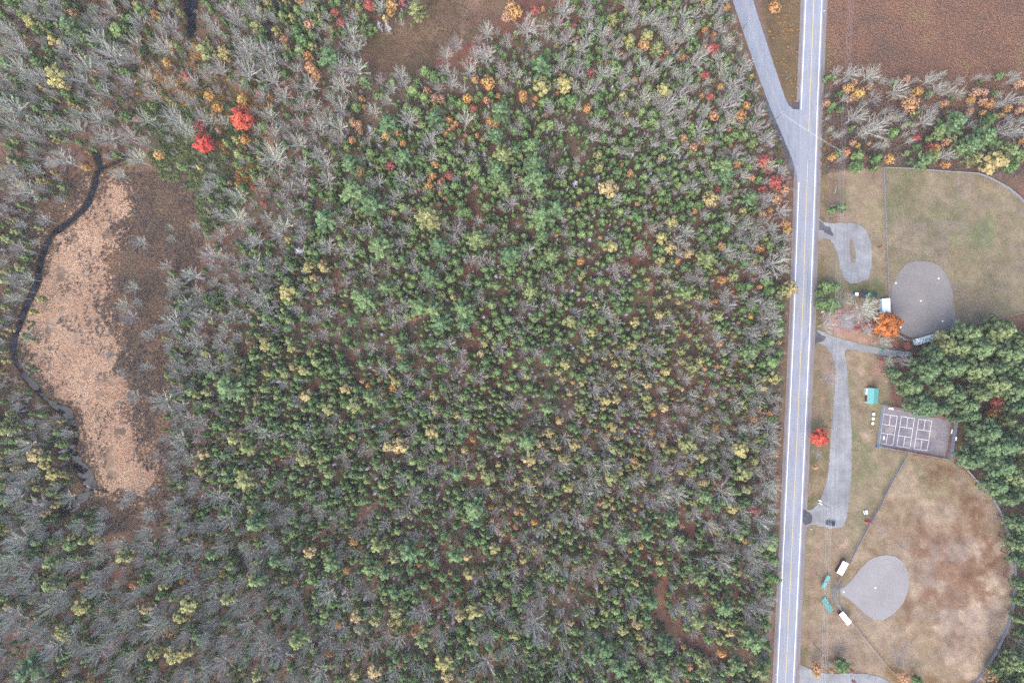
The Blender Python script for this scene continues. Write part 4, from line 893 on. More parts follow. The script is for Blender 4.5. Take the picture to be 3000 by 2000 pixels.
# fill of dark pines on the eastern edge
for _ in range(900):
    px, py = rnd.uniform(2660, 3120), rnd.uniform(1000, 2050)
    if py < 1440:
        if px < np.interp(py, [1000, 1060, 1120, 1220, 1230, 1350, 1440], [2830, 2700, 2680, 2680, 2850, 2840, 2950]): continue
    elif px < np.interp(py, [1440, 1560, 1680, 1850, 2000], [2945, 2990, 3000, 2985, 2900]): continue
    r = rnd.uniform(14, 30)
    k = 'grove'
    if blocked(px, py, r): continue
    e = [k, px, py, r, False]; TREES.append(e); put(e)
for _ in range(260):   # scrub between the heath and the ball field
    px, py = rnd.uniform(2420, 3100), rnd.uniform(215, 480)
    if py > 440 and px < 2600 and px > 2500: continue
    k = rnd.choices(['bare', 'spruce', 'gold'], [.7, .15, .15])[0]; r = rnd.uniform(7, 16)
    if blocked(px, py, r): continue
    e = [k, px, py, r, False]; TREES.append(e); put(e)

# ------------------------------------------------------------------ placing: the largest of each kind as objects, the rest as one mass
NAMES = {'maple': ('red_maple_tree', 'autumn tree'), 'grove': ('tall_conifer_tree', 'conifer'), 'pine': ('pine_tree', 'pine'), 'spruce': ('spruce_tree', 'spruce'), 'larch': ('larch_tree', 'larch'), 'gold': ('golden_leaf_tree', 'autumn tree'),
         'red': ('red_leaf_tree', 'autumn tree'), 'bare': ('bare_tree', 'bare tree'), 'dead': ('dead_spruce', 'dead tree')}
LOOK = {'maple': 'vivid red maple', 'grove': 'tall dull-green conifer', 'pine': 'blue-green feathery pine', 'spruce': 'round-topped green spruce', 'larch': 'yellow-green conifer', 'gold': 'golden orange tree', 'red': 'red-leaved tree',
        'bare': 'pale leafless tree', 'dead': 'small grey dead spruce'}
LAND = [('the bright red maple above the marsh', 707, 346), ('the upper stream inlet', 556, 60), ('the bare brown clearing', 1230, 130), ('the road fork', 2318, 320), ('the side road bend', 2170, 60),
        ('the joined tall pines in mid-forest', 1600, 625), ('the biggest yellow crown', 1783, 552), ('the pale marsh', 250, 800), ('the stream mouth with white stones', 255, 1430),
        ('the leafy woodland track', 1950, 1830), ('the stream bend by the marsh', 40, 1010), ('the orange tree row', 905, 190), ('the golden tree cluster', 1280, 290),
        ('the apricot tree cluster', 1265, 545), ('the pair of big pines', 1060, 590), ('the brown floor opening', 2000, 1230), ('the main road midway', 2310, 1000), ('the main road foot', 2270, 1850),
        ('the pickleball courts', 2680, 1260), ('the ball field corner', 2590, 495), ('the gravel lot', 2500, 700), ('the bottom outfield fence', 2970, 1700), ('the brown heath', 2750, 150),
        ('the woodland gravel drive', 2480, 1980), ('the isolated marsh trees', 400, 730), ('the sunken thicket', 450, 1500), ('the tall pine pair low down', 150, 1690), ('the far bottom corner woods', 60, 1950),
        ('the dense spruce stand', 1000, 1010), ('the yellow conifer patch', 1700, 1080), ('the pine trio near the bottom', 1180, 1620), ('the bottom middle woods', 1300, 1960), ('the top corner woods', 90, 90),
        ('the grey hardwood belt', 880, 370), ('the scrub on the stream bank', 60, 600)]
DIRS = ['east', 'north-east', 'north', 'north-west', 'west', 'south-west', 'south', 'south-east']
ORD = ['nearest', 'second', 'third', 'fourth', 'fifth', 'sixth', 'seventh', 'eighth', 'ninth', 'tenth', 'eleventh', 'twelfth', 'thirteenth', 'fourteenth', 'fifteenth', 'sixteenth', 'seventeenth', 'eighteenth', 'nineteenth', 'twentieth']
def dims(k, r, px, py):
    rw = r * M * .97; n = NOM.get(k, (3, 10))
    far = 1.18 if (px < 800 and py < 520) or (px < 900 and py > 1500) else 1.0
    if k == 'pine': h = 7 + 2.0 * rw
    elif k == 'grove': h = 11 + 1.7 * rw
    elif k == 'spruce': h = 4.2 + 1.9 * rw if rw < 3 else 6 + 1.0 * rw
    elif k == 'larch': h = 5.5 + 1.7 * rw
    elif k in ('gold', 'red', 'rust', 'maple'): h = 4 + 1.7 * rw
    elif k == 'bare': h = 6.5 + 1.55 * rw
    else: h = 5 + 2.2 * rw
    return rw, h * far
def base_of(px, py, h, frac=.72):
    q = 1 - h * frac / H
    return ((px - 1500) * M * q, (1000 - py) * M * q, -.1)
LIMIT = 300
marsh_lone = lambda px, py: 300 < px < 560 and 560 < py < 1500
for k in NAMES:
    L = sorted([e for e in TREES if e[0] == k], key=lambda e: -(e[3] + (60 if e[4] else 0) + (50 if k == 'bare' and marsh_lone(e[1], e[2]) else 0)))
    L = sorted(L, key=lambda e: not (-10 < e[1] < 3010 and -10 < e[2] < 2010))
    nin = sum(1 for e in L if -10 < e[1] < 3010 and -10 < e[2] < 2010)
    n = min(LIMIT, nin); one, rest = L[:n], L[n:]
    nr, nh = NOM[k]; name, cat = NAMES[k]
    rank = {}
    for e in one:
        dx = [(math.hypot(e[1] - l[1], e[2] - l[2]), l) for l in LAND]; d, l = min(dx, key=lambda q: q[0])
        a = math.degrees(math.atan2(l[2] - e[2], e[1] - l[1])) % 360; di = DIRS[int((a + 22.5) // 45) % 8]
        rank.setdefault((l[0], di), []).append((d, id(e)))
        e.append((l[0], di))
    for v in rank.values(): v.sort()
    for i, e in enumerate(one):
        rw, h = dims(k, e[3], e[1], e[2]); cr, tr = SH[k][rnd.randrange(len(SH[k]))]
        o = empty(name, base_of(e[1], e[2], h), rnd.uniform(0, 6.28)); o.scale = (rw / nr, rw / nr, h / nh)
        link('trunk', tr, o); link('crown', cr, o)
        key = e[5]; p = [q[1] for q in rank[key]].index(id(e)); m = len(rank[key])
        size = 'broad' if e[3] > 28 else 'mid-sized' if e[3] > 16 else 'small'
        od = ('only one' if m == 1 else (ORD[p] if p < len(ORD) else 'last'))
        tag(o, f'{size} {LOOK[k]}, {od} {key[1]} of {key[0]}' if m > 1 else f'{size} {LOOK[k]} {key[1]} of {key[0]}', cat, LOOK[k] + 's of the area')
    if rest:
        pts, sc_, ro = [], [], []
        for e in rest:
            rw, h = dims(k, e[3], e[1], e[2]); pts.append(base_of(e[1], e[2], h)); sc_.append((rw / nr, rw / nr, h / nh)); ro.append(rnd.uniform(0, 6.28))
        mass(name.replace('_tree', '') + '_woodland', [joined(c, t_, name + '_source') for c, t_ in SH[k]], pts, sc_, ro)
# the big rust-orange maple by the dugout
e = [q for q in TREES if q[0] == 'rust'][0]
rw = e[3] * M; hh = 12.5
o = empty('maple_tree', base_of(e[1], e[2], hh, .6), .4)
link('trunk', trunk_mb(hh, .35, .7).mesh('maple_trunk', MAT['bark']), o)
link('crown', lobed_shape(881, hh, rw, hh * .25, 60, 90, .30, [MAT['rust'], MAT['bark']], ball, core=.55, lobe_r=.26), o)
tag(o, 'big round rust-orange maple beside the white-roofed dugout', 'autumn tree')

# ------------------------------------------------------------------ ground cover masses
def shrub_twig(seed):
    rs = np.random.RandomState(seed); mb = MB()
    for k in range(16):
        az = rs.uniform(0, 6.28); s = rs.uniform(.2, 1.0); e = np.array([math.cos(az) * s * .8, math.sin(az) * s * .8, 1.5 - s * .5])
        mb.tube([(0, 0, 0), tuple(e * .55 + rs.normal(size=3) * .06), tuple(e)], [.035, .028, .018], 3, False)
        for j in range(2):
            d = e + rs.normal(size=3) * .3; mb.tube([tuple(e * .55), tuple(d)], [.024, .015], 3, False)
    return mb.mesh('twig_shrub', MAT['shrubtwig'])
def dome_shrub(seed, mat, n=46, size=.20):
    rs = np.random.RandomState(seed); d = unit(rs.normal(size=(n, 3)) + np.array([0, 0, .5])); d[:, 2] = np.abs(d[:, 2])
    p = d * rs.uniform(.55, 1.0, (n, 1)) * np.array([1, 1, .9]); q = blades(p, unit(d + rs.normal(size=(n, 3)) * .4), np.full(n, size), rs)
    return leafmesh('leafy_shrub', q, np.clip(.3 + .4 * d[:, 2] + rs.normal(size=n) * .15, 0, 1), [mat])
def tussock(seed, mat, n=18):
    rs = np.random.RandomState(seed); q = []; lv = []
    for k in range(n):
        az = rs.uniform(0, 6.28); s = rs.uniform(.25, 1.0); d = np.array([math.cos(az), math.sin(az), 0]); sd_ = np.array([-d[1], d[0], 0])
        b = d * .1; m_ = d * s * .55 + np.array([0, 0, .8 - .25 * s]); w = rs.uniform(.08, .16)
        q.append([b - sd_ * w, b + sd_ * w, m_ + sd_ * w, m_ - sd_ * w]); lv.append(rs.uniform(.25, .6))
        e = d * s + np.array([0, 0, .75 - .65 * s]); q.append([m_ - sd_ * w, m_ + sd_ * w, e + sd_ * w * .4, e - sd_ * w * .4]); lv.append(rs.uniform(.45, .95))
    return leafmesh('sedge_tussock', q, lv, [mat])
def scatter(name, srcs, n, box, test, lo, hi, zs=1.0, seed=1):
    rs = np.random.RandomState(seed); x = rs.uniform(box[0], box[2], n); y = rs.uniform(box[1], box[3], n)
    ok = test(x, y)
    for line in STREAM: ok &= pdist(line, x, y) < -5
    x, y = x[ok], y[ok]; s = rs.uniform(lo, hi, len(x))
    pts = np.stack([(x - 1500) * M, (1000 - y) * M, np.full(len(x), -.12)], 1)
    return mass(name, srcs, pts, np.stack([s, s, s * zs], 1), rs.uniform(0, 6.28, len(x)))
inm = lambda poly, d=0: (lambda x, y: sdist(poly, x, y) > d)
roadv = np.vectorize(roadx)
def forest(x, y):
    g = np.array([[ch in 'abcdefhysr' for ch in row] for row in GRID])
    ok = g[np.clip(y // 100, 0, 19).astype(int), np.clip(x // 100, 0, 29).astype(int)]
    ok &= (x < roadv(y) - 26) & ~((y < 560) & (x > np.interp(y, [-200, 0, 118, 232, 330, 392, 460, 560], [2075, 2132, 2170, 2212, 2248, 2276, 2300, 2325])))
    ok &= sdist(REG[8][0], x, y) < -2
    ok &= pdist(PATHS[0][0], x, y) < -4
    return ok
BROWN = REG[0][0]
brown = lambda x, y: (sdist(BROWN, x, y) > -10) & (sdist(MARSH, x, y) + (fbm(x, y, 60, 90) - .5) * 90 < 14)
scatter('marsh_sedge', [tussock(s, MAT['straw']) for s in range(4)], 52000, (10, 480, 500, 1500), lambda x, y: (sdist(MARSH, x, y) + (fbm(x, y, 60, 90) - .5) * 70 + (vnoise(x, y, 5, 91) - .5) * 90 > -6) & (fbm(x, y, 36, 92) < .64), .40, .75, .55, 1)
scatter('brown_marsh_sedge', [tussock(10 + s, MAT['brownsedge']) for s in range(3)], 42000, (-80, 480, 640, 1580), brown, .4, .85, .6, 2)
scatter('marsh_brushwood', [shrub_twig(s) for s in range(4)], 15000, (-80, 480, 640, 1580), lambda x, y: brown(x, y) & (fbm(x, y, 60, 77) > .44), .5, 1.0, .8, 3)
scatter('marsh_island_brushwood', [shrub_twig(s + 4) for s in range(3)], 5000, (30, 500, 460, 1480), lambda x, y: (sdist(MARSH, x, y) > 0) & (fbm(x, y, 50, 78) > .56), .5, .9, .8, 4)
def sapling(seed):
    rs = np.random.RandomState(seed); mb = MB()
    for k in range(5):
        az = rs.uniform(0, 6.28); s = rs.uniform(.1, .7); e = np.array([math.cos(az) * s, math.sin(az) * s, rs.uniform(2.0, 3.2)]); b0 = np.array([math.cos(az), math.sin(az), 0]) * .15
        mb.tube([tuple(b0), tuple(e)], [.035, .014], 3, False)
        for j in range(9):
            u = rs.uniform(.35, .95); p = b0 + (e - b0) * u; d = unit(rs.normal(size=3) * np.array([1, 1, .3]) + np.array([0, 0, .6])); mb.tube([tuple(p), tuple(p + d * rs.uniform(.35, .8))], [.016, .010], 3, False)
    return mb.mesh('sapling_thicket', MAT['sapling'])
MAT['sapling'] = barkmat('sapling_twig', [(0, C(178, 168, 164, 2.1)), (.5, C(190, 184, 178, 2.1)), (1, C(180, 174, 160, 2.1))])
scatter('forest_brushwood', [shrub_twig(s + 8) for s in range(4)], 16000, (-130, -130, 2330, 2130), lambda x, y: forest(x, y) & (fbm(x, y, 50, 79) > .42), .6, 1.5, .9, 5)
scatter('bare_sapling_thicket', [sapling(s) for s in range(5)], 18000, (-130, -130, 2330, 2130), lambda x, y: forest(x, y) & (fbm(x, y, 60, 85) > np.where((x < 1000) | (x > 2000) | (y < 260), .42, .57)), .7, 1.5, 1.0, 15)
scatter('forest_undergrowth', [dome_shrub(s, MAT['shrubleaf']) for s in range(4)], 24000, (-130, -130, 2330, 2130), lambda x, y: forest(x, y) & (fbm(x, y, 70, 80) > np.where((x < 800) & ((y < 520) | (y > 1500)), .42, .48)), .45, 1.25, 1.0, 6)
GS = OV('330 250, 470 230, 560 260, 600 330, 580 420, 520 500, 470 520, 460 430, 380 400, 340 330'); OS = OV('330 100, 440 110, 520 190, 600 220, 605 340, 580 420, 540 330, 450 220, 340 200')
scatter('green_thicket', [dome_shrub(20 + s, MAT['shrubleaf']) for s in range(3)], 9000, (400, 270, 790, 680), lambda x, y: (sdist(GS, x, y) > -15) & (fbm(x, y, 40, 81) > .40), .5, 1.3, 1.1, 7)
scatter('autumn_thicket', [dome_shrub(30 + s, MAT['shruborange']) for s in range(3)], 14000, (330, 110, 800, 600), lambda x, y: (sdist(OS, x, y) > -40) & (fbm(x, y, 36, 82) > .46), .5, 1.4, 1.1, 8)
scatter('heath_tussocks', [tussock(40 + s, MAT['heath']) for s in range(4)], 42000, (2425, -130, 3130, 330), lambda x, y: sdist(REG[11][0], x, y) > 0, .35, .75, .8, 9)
scatter('roadside_brush', [dome_shrub(50 + s, MAT['shruborange'], 30) for s in range(2)], 3600, (2200, -100, 3120, 500), lambda x, y: ((sdist(REG[16][0], x, y) > 6) | (sdist(REG[15][0], x, y) > 4)) & (fbm(x, y, 30, 83) > .48), .4, .9, .8, 10)
scatter('scrub_brushwood', [shrub_twig(60 + s) for s in range(3)], 5000, (2400, 200, 3120, 520), lambda x, y: (sdist(REG[15][0], x, y) > 4), .5, 1.1, .9, 11)
scatter('clearing_stubble', [tussock(70 + s, MAT['brownsedge']) for s in range(2)], 3600, (1050, -100, 1480, 240), inm(REG[8][0], 4), .3, .6, .8, 12)
scatter('clearing_herbs', [dome_shrub(80 + s, MAT['shrubleaf'], 24) for s in range(2)], 3000, (1050, -100, 1480, 240), lambda x, y: (sdist(REG[8][0], x, y) > 4) & (fbm(x, y, 50, 84) > .5), .25, .5, .6, 13)

# ------------------------------------------------------------------ built things east of the road
MAT['galv'] = plain('galvanised_steel', (.30, .32, .36), .45, .4, .1)
MAT['white'] = plain('white_painted_metal', (.80, .80, .80), .5, 0, .03)
MAT['whitewood'] = plain('white_painted_wood', (.70, .70, .70), .7, 0, .08)
MAT['maroon'] = plain('maroon_boards', (.10, .022, .028), .7, 0, .15)
MAT['teal'] = plain('teal_metal_roof', (.075, .235, .22), .45, 0, .06)
MAT['tealplank'] = plain('teal_plank', (.085, .235, .225), .6, 0, .12)
MAT['tealdark'] = plain('dark_teal_frame', (.015, .06, .06), .6, 0, .1)
MAT['redplank'] = plain('red_brown_plank', (.20, .062, .045), .75, 0, .18)
MAT['wood'] = plain('weathered_pole_wood', C(150, 138, 130), .9, 0, .2)
MAT['black'] = plain('black_rubber', (.012, .012, .013), .8, 0, .1)
MAT['navy'] = plain('dark_shingle', (.018, .024, .035), .8, 0, .2)
MAT['greenplastic'] = plain('green_plastic', (.03, .22, .13), .4, 0, .05)
MAT['blueplastic'] = plain('blue_plastic', (.02, .10, .25), .4, 0, .05)
MAT['paleblue'] = plain('pale_blue_wall', (.36, .47, .52), .7, 0, .06)
MAT['concrete'] = plain('concrete', C(196, 194, 196), .9, 0, .1)
MAT['stone'] = plain('pale_stone', C(214, 208, 204), .9, 0, .15)
MAT['glassdark'] = plain('dark_car_glass', (.012, .014, .018), .08, 0, .05, spec=.6)
MAT['carpaint'] = plain('blue_grey_car_paint', (.035, .045, .065), .3, .35, .04, spec=.6)
MAT['chrome'] = plain('wheel_alloy', (.35, .35, .37), .3, .8, .05)
MAT['redlight'] = plain('tail_light_red', (.25, .01, .01), .2, 0, .02)
MAT['leaflitter'] = plain('fallen_leaf_litter', C(158, 116, 98), .95, 0, .35, 1.2)
MAT['paleboard'] = plain('weathered_board', C(204, 188, 188), .8, 0, .1); MAT['sand'] = plain('grey_sand', C(186, 176, 180), .95, 0, .12)
def meshpanel(name, cover, col):
    m, t, b = newmat(name); tr = nd(t, 'ShaderNodeBsdfTransparent'); mx = nd(t, 'ShaderNodeMixShader'); mx.inputs[0].default_value = cover
    b.inputs['Base Color'].default_value = (*col, 1); b.inputs['Roughness'].default_value = .6
    o = t.nodes['Material Output']; t.links.new(tr.outputs[0], mx.inputs[1]); t.links.new(b.outputs[0], mx.inputs[2]); t.links.new(mx.outputs[0], o.inputs[0])
    return m
MAT['link'] = meshpanel('chain_link', .42, (.20, .22, .27)); MAT['slatlink'] = meshpanel('slatted_chain_link', .78, (.17, .18, .22)); MAT['bluelink'] = meshpanel('court_chain_link', .6, (.21, .26, .33))
def leafroof():
    m, t, b = newmat('leaf_littered_white_roof'); f = noise(t, objcoord(t), 2.4, 5, .7)
    t.links.new(ramp(t, f, [(.47, (.07, .085, .075)), (.53, (.62, .70, .72)), (.7, (.72, .78, .80))]), b.inputs['Base Color']); b.inputs['Roughness'].default_value = .6
    return m
MAT['leafroof'] = leafroof()

def wpt(p, z=0.0): return Vector(PE(p[0], p[1], z))
def frame_of(c, z):
    """centre, heading of the long side, length, width of an apparent quad (corners in order, first edge = long)"""
    w = [wpt(q, z) for q in c]; ce = sum(w, Vector()) / 4; u = ((w[1] - w[0]) + (w[2] - w[3])) / 2; v = ((w[3] - w[0]) + (w[2] - w[1])) / 2
    return ce, math.atan2(u.y, u.x), u.length, v.length
# --- fences
unit_panel = MB().add([(0, 0, .05), (1, 0, .05), (1, 0, .98), (0, 0, .98)], [(0, 1, 2, 3)])
PM = {k: unit_panel.mesh('mesh_panel', MAT[k]) for k in ('link', 'slatlink', 'bluelink')}
post_me = MB().tube([(0, 0, -.15), (0, 0, 1.0)], .045, 6).mesh('post', MAT['galv'])
def fence(name, pts, h, label, cat='fence', panel='link', span=3.2, closed=False, group=None):
    w = [Vector(P(*p)) for p in pts]
    if closed: w.append(w[0].copy())
    root = empty(name, w[0]); o0 = w[0]; rail = []
    for a, b in zip(w[:-1], w[1:]):
        n = max(1, round((b - a).length / span)); d = (b - a) / n; rz = math.atan2(d.y, d.x)
        for k in range(n):
            p = a + d * k - o0
            q = link('post', post_me, root, p); q.scale = (1, 1, h)
            q = link('mesh_panel', PM[panel], root, p + Vector((0, 0, 0)), rz); q.scale = (d.length, 1, h)
        rail += [a - o0 + Vector((0, 0, h))]
    rail.append(w[-1] - o0 + Vector((0, 0, h)))
    if not closed: q = link('post', post_me, root, w[-1] - o0); q.scale = (1, 1, h)
    MB().tube(rail, .05, 5).obj('top_rail', MAT['galv'], root)
    return tag(root, label, cat, group)
fence('outfield_fence', tp(TH, '1062 95, 1072 280, 1080 450, 1088 640'), 1.3, 'low grey chain-link fence running down beside the gravel lot', 'fence', 'slatlink')
fence('outfield_fence', tp(TH, '1090 650, 1095 800, 1104 1000, 1112 1262'), 1.0, 'dark low fence between the gravel lot and the white dugout', 'fence', 'slatlink')
fence('outfield_fence', tp(TH, '1062 100, 1300 108, 1600 132, 1910 152, 2030 198, 2180 282, 2280 364, 2337 424, 2500 640'), 1.7, 'grey chain-link fence curving round the top outfield', 'fence', 'slatlink')
fence('sideline_fence', tp(TH, '2500 1340, 2337 1398, 1890 1505, 1650 1562') + tp(TL, '1560 115, 1375 150'), 1.2, 'low dark fence between the top ball field and the pines', 'fence', 'link')
fence('sideline_fence', tp(TL, '1282 1195, 1180 1370, 1080 1560') + tp(TQ, '960 80, 930 135, 860 250, 770 420, 690 580'), 1.5, 'long straight grey fence from the courts to the lower dugout', 'fence', 'slatlink')
fence('sideline_fence', tp(TQ, '712 1066, 800 1180, 900 1300, 1000 1425, 1120 1540, 1240 1650'), 1.0, 'low dark fence running from the lower dugout to the woodland drive', 'fence', 'link')
fence('outfield_fence', tp(TL, '1735 1252, 1890 1425, 2025 1568') + tp(TQ, '1880 80, 1942 205, 1992 350, 2026 500, 2042 650, 2038 800, 2022 950, 1972 1125, 1884 1310, 1786 1460, 1706 1560, 1600 1660'), 1.8, 'long grey fence curving round the lower outfield', 'fence', 'slatlink')
# --- games court
cq = [R4(335, 118), R4(2012, 448), R4(1868, 1378), R4(215, 1068)]
def courtmat():
    m, t, b = newmat('worn_court_asphalt'); pos = objcoord(t)
    a = ramp(t, noise(t, pos, .10, 4, .6), [(.3, C(138, 132, 144)), (.5, C(162, 154, 164)), (.68, C(184, 174, 182))])
    g = mixc(t, a, ramp(t, noise(t, pos, .8, 5, .65), [(.3, (.86, .86, .86)), (.72, (1.14, 1.13, 1.13))]), 1.0, 'MULTIPLY')
    t.links.new(g, b.inputs['Base Color']); b.inputs['Roughness'].default_value = .9; return m
MAT['court'] = courtmat(); MAT['courtpaint'] = plain('worn_white_court_paint', (.58, .58, .60), .7, 0, .1); MAT['patch'] = plain('pale_court_patch', C(192, 182, 182), .9, 0, .1, .8)
court = sheet('pickleball_court', cq, .03, MAT['court'])
def cline(a, b): stripe('court_line', [R4(*a), R4(*b)], .95, .042, MAT['courtpaint'], court)
for q, kt, c2 in (([(385,335),(695,380),(590,1050),(285,1000)], [((370,570),(652,610)),((325,765),(622,810))], [((540,360),(508,590)),((470,795),(437,1015))]),
                  ([(790,385),(1090,435),(985,1110),(685,1065)], [((765,625),(1052,668)),((730,825),(1017,870))], [((938,405),(908,640)),((870,850),(838,1080))]),
                  ([(1190,450),(1490,490),(1378,1170),(1080,1130)], [((1160,685),(1452,725)),((1120,890),(1412,935))], [((1338,470),(1302,705)),((1265,915),(1230,1140))])):
    for i in range(4): cline(q[i], q[(i + 1) % 4])
    for a, b in kt + c2: cline(a, b)
for k, s_ in enumerate(('1430 680, 1560 690, 1600 760, 1570 870, 1440 870, 1400 780', '880 950, 1000 960, 1230 970, 1200 1110, 1060 1080, 880 1060', '420 680, 560 600, 640 640, 600 780, 420 760')):
    sheet('court_patch', ragged(smoothpoly(tp(R4, s_), 2), 2, 1.4, 90 + k), .036, MAT['patch'], court)
for k, s_ in enumerate(('1350 330, 1700 370, 2010 440, 1990 640, 1940 900, 1880 1200, 1830 1370, 1790 1330, 1850 1100, 1900 700, 1930 520, 1700 440, 1400 400', '420 140, 900 210, 1120 300, 1050 330, 900 260, 430 170', '330 1050, 900 1150, 1500 1260, 1800 1320, 1780 1350, 1300 1270, 340 1075')):
    o = sheet('fallen_leaves', ragged(tp(R4, s_), 2, 1.6, 95 + k), .046 + .003 * k, MAT['leaflitter'], None, 'stuff')
fence('court_fence', cq, 2.7, 'tall blue-grey fence enclosing the pickleball courts', 'fence', 'bluelink', 3.2, True)
def hoop(px, face, label):
    r_ = empty('basketball_hoop', Vector(P(*px)), face)
    MB().tube([(0, 0, 0), (0, 0, 2.6), (.9, 0, 3.1)], .07, 8).obj('pole', MAT['galv'], r_)
    MB().box(.95, 0, 3.3, .06, 1.7, 1.05).obj('backboard', MAT['white'], r_)
    MB().tube([(1.2 + .23 * math.cos(a), .23 * math.sin(a), 3.05) for a in np.linspace(0, 6.283, 13)], .02, 4).obj('rim', MAT['redplank'], r_)
    return tag(r_, label, 'hoop', 'basketball hoops at the courts')
hoop(R4(250, 850), -.12, 'basketball hoop with white board at the court edge near the drive')
hoop(R4(1985, 880), math.pi - .12, 'basketball hoop with white board at the court edge near the pines')
def bench(px, rz, L, label, back=True):
    r_ = empty('bench', Vector(P(*px)), rz)
    for k in range(3): MB().box(0, -.2 + .2 * k, .45, L, .16, .05).obj('seat_slat', MAT['white'], r_)
    if back:
        for k in range(2): MB().box(0, .42 + .03 * k, .68 + .18 * k, L, .05, .14).obj('back_slat', MAT['white'], r_)
    for sx in (-1, 1): MB().box(sx * L * .42, .05, .22, .07, .55, .44).obj('leg', MAT['galv'], r_)
    return tag(r_, label, 'bench', 'white benches')
bench(R4(540, 210), -.17, 2.2, 'white bench inside the court fence near the green-roofed shed')
bench(R4(1935, 730), 1.4, 1.9, 'white bench at the leaf-strewn end of the courts')
bench((2408, 893 + 20), .4, 1.2, 'small white bench under the trees near the sand pit', False)
# --- green-roofed shed
ce, rz, L, Wd = frame_of([R3(315, 185), R3(285, 510), R3(515, 525), R3(540, 200)], 2.6)
shed = empty('shed', Vector((ce.x, ce.y, 0)), rz)     # local x runs down the picture, local y towards the pines
for sx, nm in ((-1, 'end_wall'), (1, 'end_wall')):
    MB().add([(sx * L * .46, -Wd * .44, 0), (sx * L * .46, Wd * .44, 0), (sx * L * .46, Wd * .44, 2.35), (sx * L * .46, 0, 3.2), (sx * L * .46, -Wd * .44, 2.35)], [(0, 1, 2, 3, 4)]).obj(nm, MAT['whitewood'], shed)
for sy in (-1, 1): MB().box(0, sy * Wd * .44, 1.2, L * .92, .12, 2.4).obj('side_wall', MAT['whitewood'], shed)
MB().box(L * .2, -Wd * .44 - .08, 1.15, L * .42, .06, 2.2).obj('door', MAT['maroon'], shed)
for sy in (-1, 1):
    y0, y1 = sy * Wd * .5, 0
    rf = MB().add([(-L / 2, y0, 2.35), (L / 2, y0, 2.35), (L / 2, y1, 3.3), (-L / 2, y1, 3.3), (-L / 2, y0, 2.27), (L / 2, y0, 2.27), (L / 2, y1, 3.2), (-L / 2, y1, 3.2)],
                  [(0, 1, 2, 3), (7, 6, 5, 4), (0, 4, 5, 1), (0, 3, 7, 4), (1, 5, 6, 2)]).obj('roof', MAT['teal'], shed)
    for k in range(9):
        x = -L / 2 + L * (k + .5) / 9; MB().tube([(x, y0, 2.38), (x, y1, 3.32)], .025, 4).obj('roof_seam', MAT['teal'], rf)
sx0 = -L * .25
MB().box(sx0, -Wd * .44 - .55, .06, L * .44, 1.0, .12).obj('concrete_step', MAT['concrete'], shed)
tag(shed, 'small shed with teal gabled metal roof beside the pickleball courts', 'shed')
# --- white square tables
for (x, y), lb in zip(((427, 735), (415, 830), (407, 927)), ('nearest the green-roofed shed', 'in the middle of the three', 'farthest from the green-roofed shed')):
    t_ = empty('square_table', Vector(PE(*R3(x, y), .75)).xy.to_3d(), -.1)
    MB().box(0, 0, .74, 1.05, 1.1, .06).obj('table_top', MAT['white'], t_)
    for a in (-1, 1):
        for b in (-1, 1): MB().box(a * .42, b * .42, .36, .07, .07, .72).obj('leg', MAT['whitewood'], t_)
    tag(t_, 'white square table, ' + lb, 'table', 'white square tables')
# --- dugouts
def dugout(corners, z, wall, roof, backsign, label):
    ce, rz, L, Wd = frame_of(corners, z); d = empty('dugout', Vector((ce.x, ce.y, 0)), rz)
    MB().prism([(-L / 2, -Wd / 2), (L / 2, -Wd / 2), (L / 2, Wd / 2), (-L / 2, Wd / 2)], z - .14, z).obj('roof', roof, d)
    MB().box(0, backsign * Wd * .46, (z - .15) / 2, L * .96, .1, z - .15).obj('back_wall', wall, d)
    for sx in (-1, 1): MB().box(sx * L * .47, backsign * Wd * .06, (z - .16) / 2, .1, Wd * .78, z - .16).obj('end_wall', wall, d)
    for k in range(3): MB().box((-.44 + .44 * k) * L, -backsign * Wd * .44, (z - .15) / 2, .1, .1, z - .15).obj('post', MAT['galv'], d)
    MB().box(0, backsign * Wd * .3, .42, L * .85, .35, .06).obj('bench_seat', MAT['wood'], d)
    MB().box(0, 0, .02, L * .98, Wd * .98, .1).obj('floor_slab', MAT['concrete'], d)
    return tag(d, label, 'dugout', 'ball field dugouts')
dugout([R1(1602, 425), R1(1608, 800), R1(1798, 800), R1(1785, 425)], 2.4, MAT['paleblue'], MAT['white'], -1, 'white-roofed dugout beside the rust-orange maple')
dugout([R2(1195, 610), R2(1750, 475), R2(1768, 640), R2(1222, 805)], 2.4, MAT['paleblue'], MAT['leafroof'], -1, 'dugout with leaf-littered white roof beside the pines')
dugout([TQ(645, 568), TQ(592, 662), TQ(637, 688), TQ(690, 588)], 2.5, MAT['maroon'], MAT['white'], -1, 'white-roofed maroon dugout at the end of the long straight fence')
dugout([TQ(612, 1005), TQ(680, 1095), TQ(717, 1068), TQ(645, 983)], 2.5, MAT['maroon'], MAT['white'], -1, 'white-roofed dugout below the lower backstop, nearest the woodland drive')
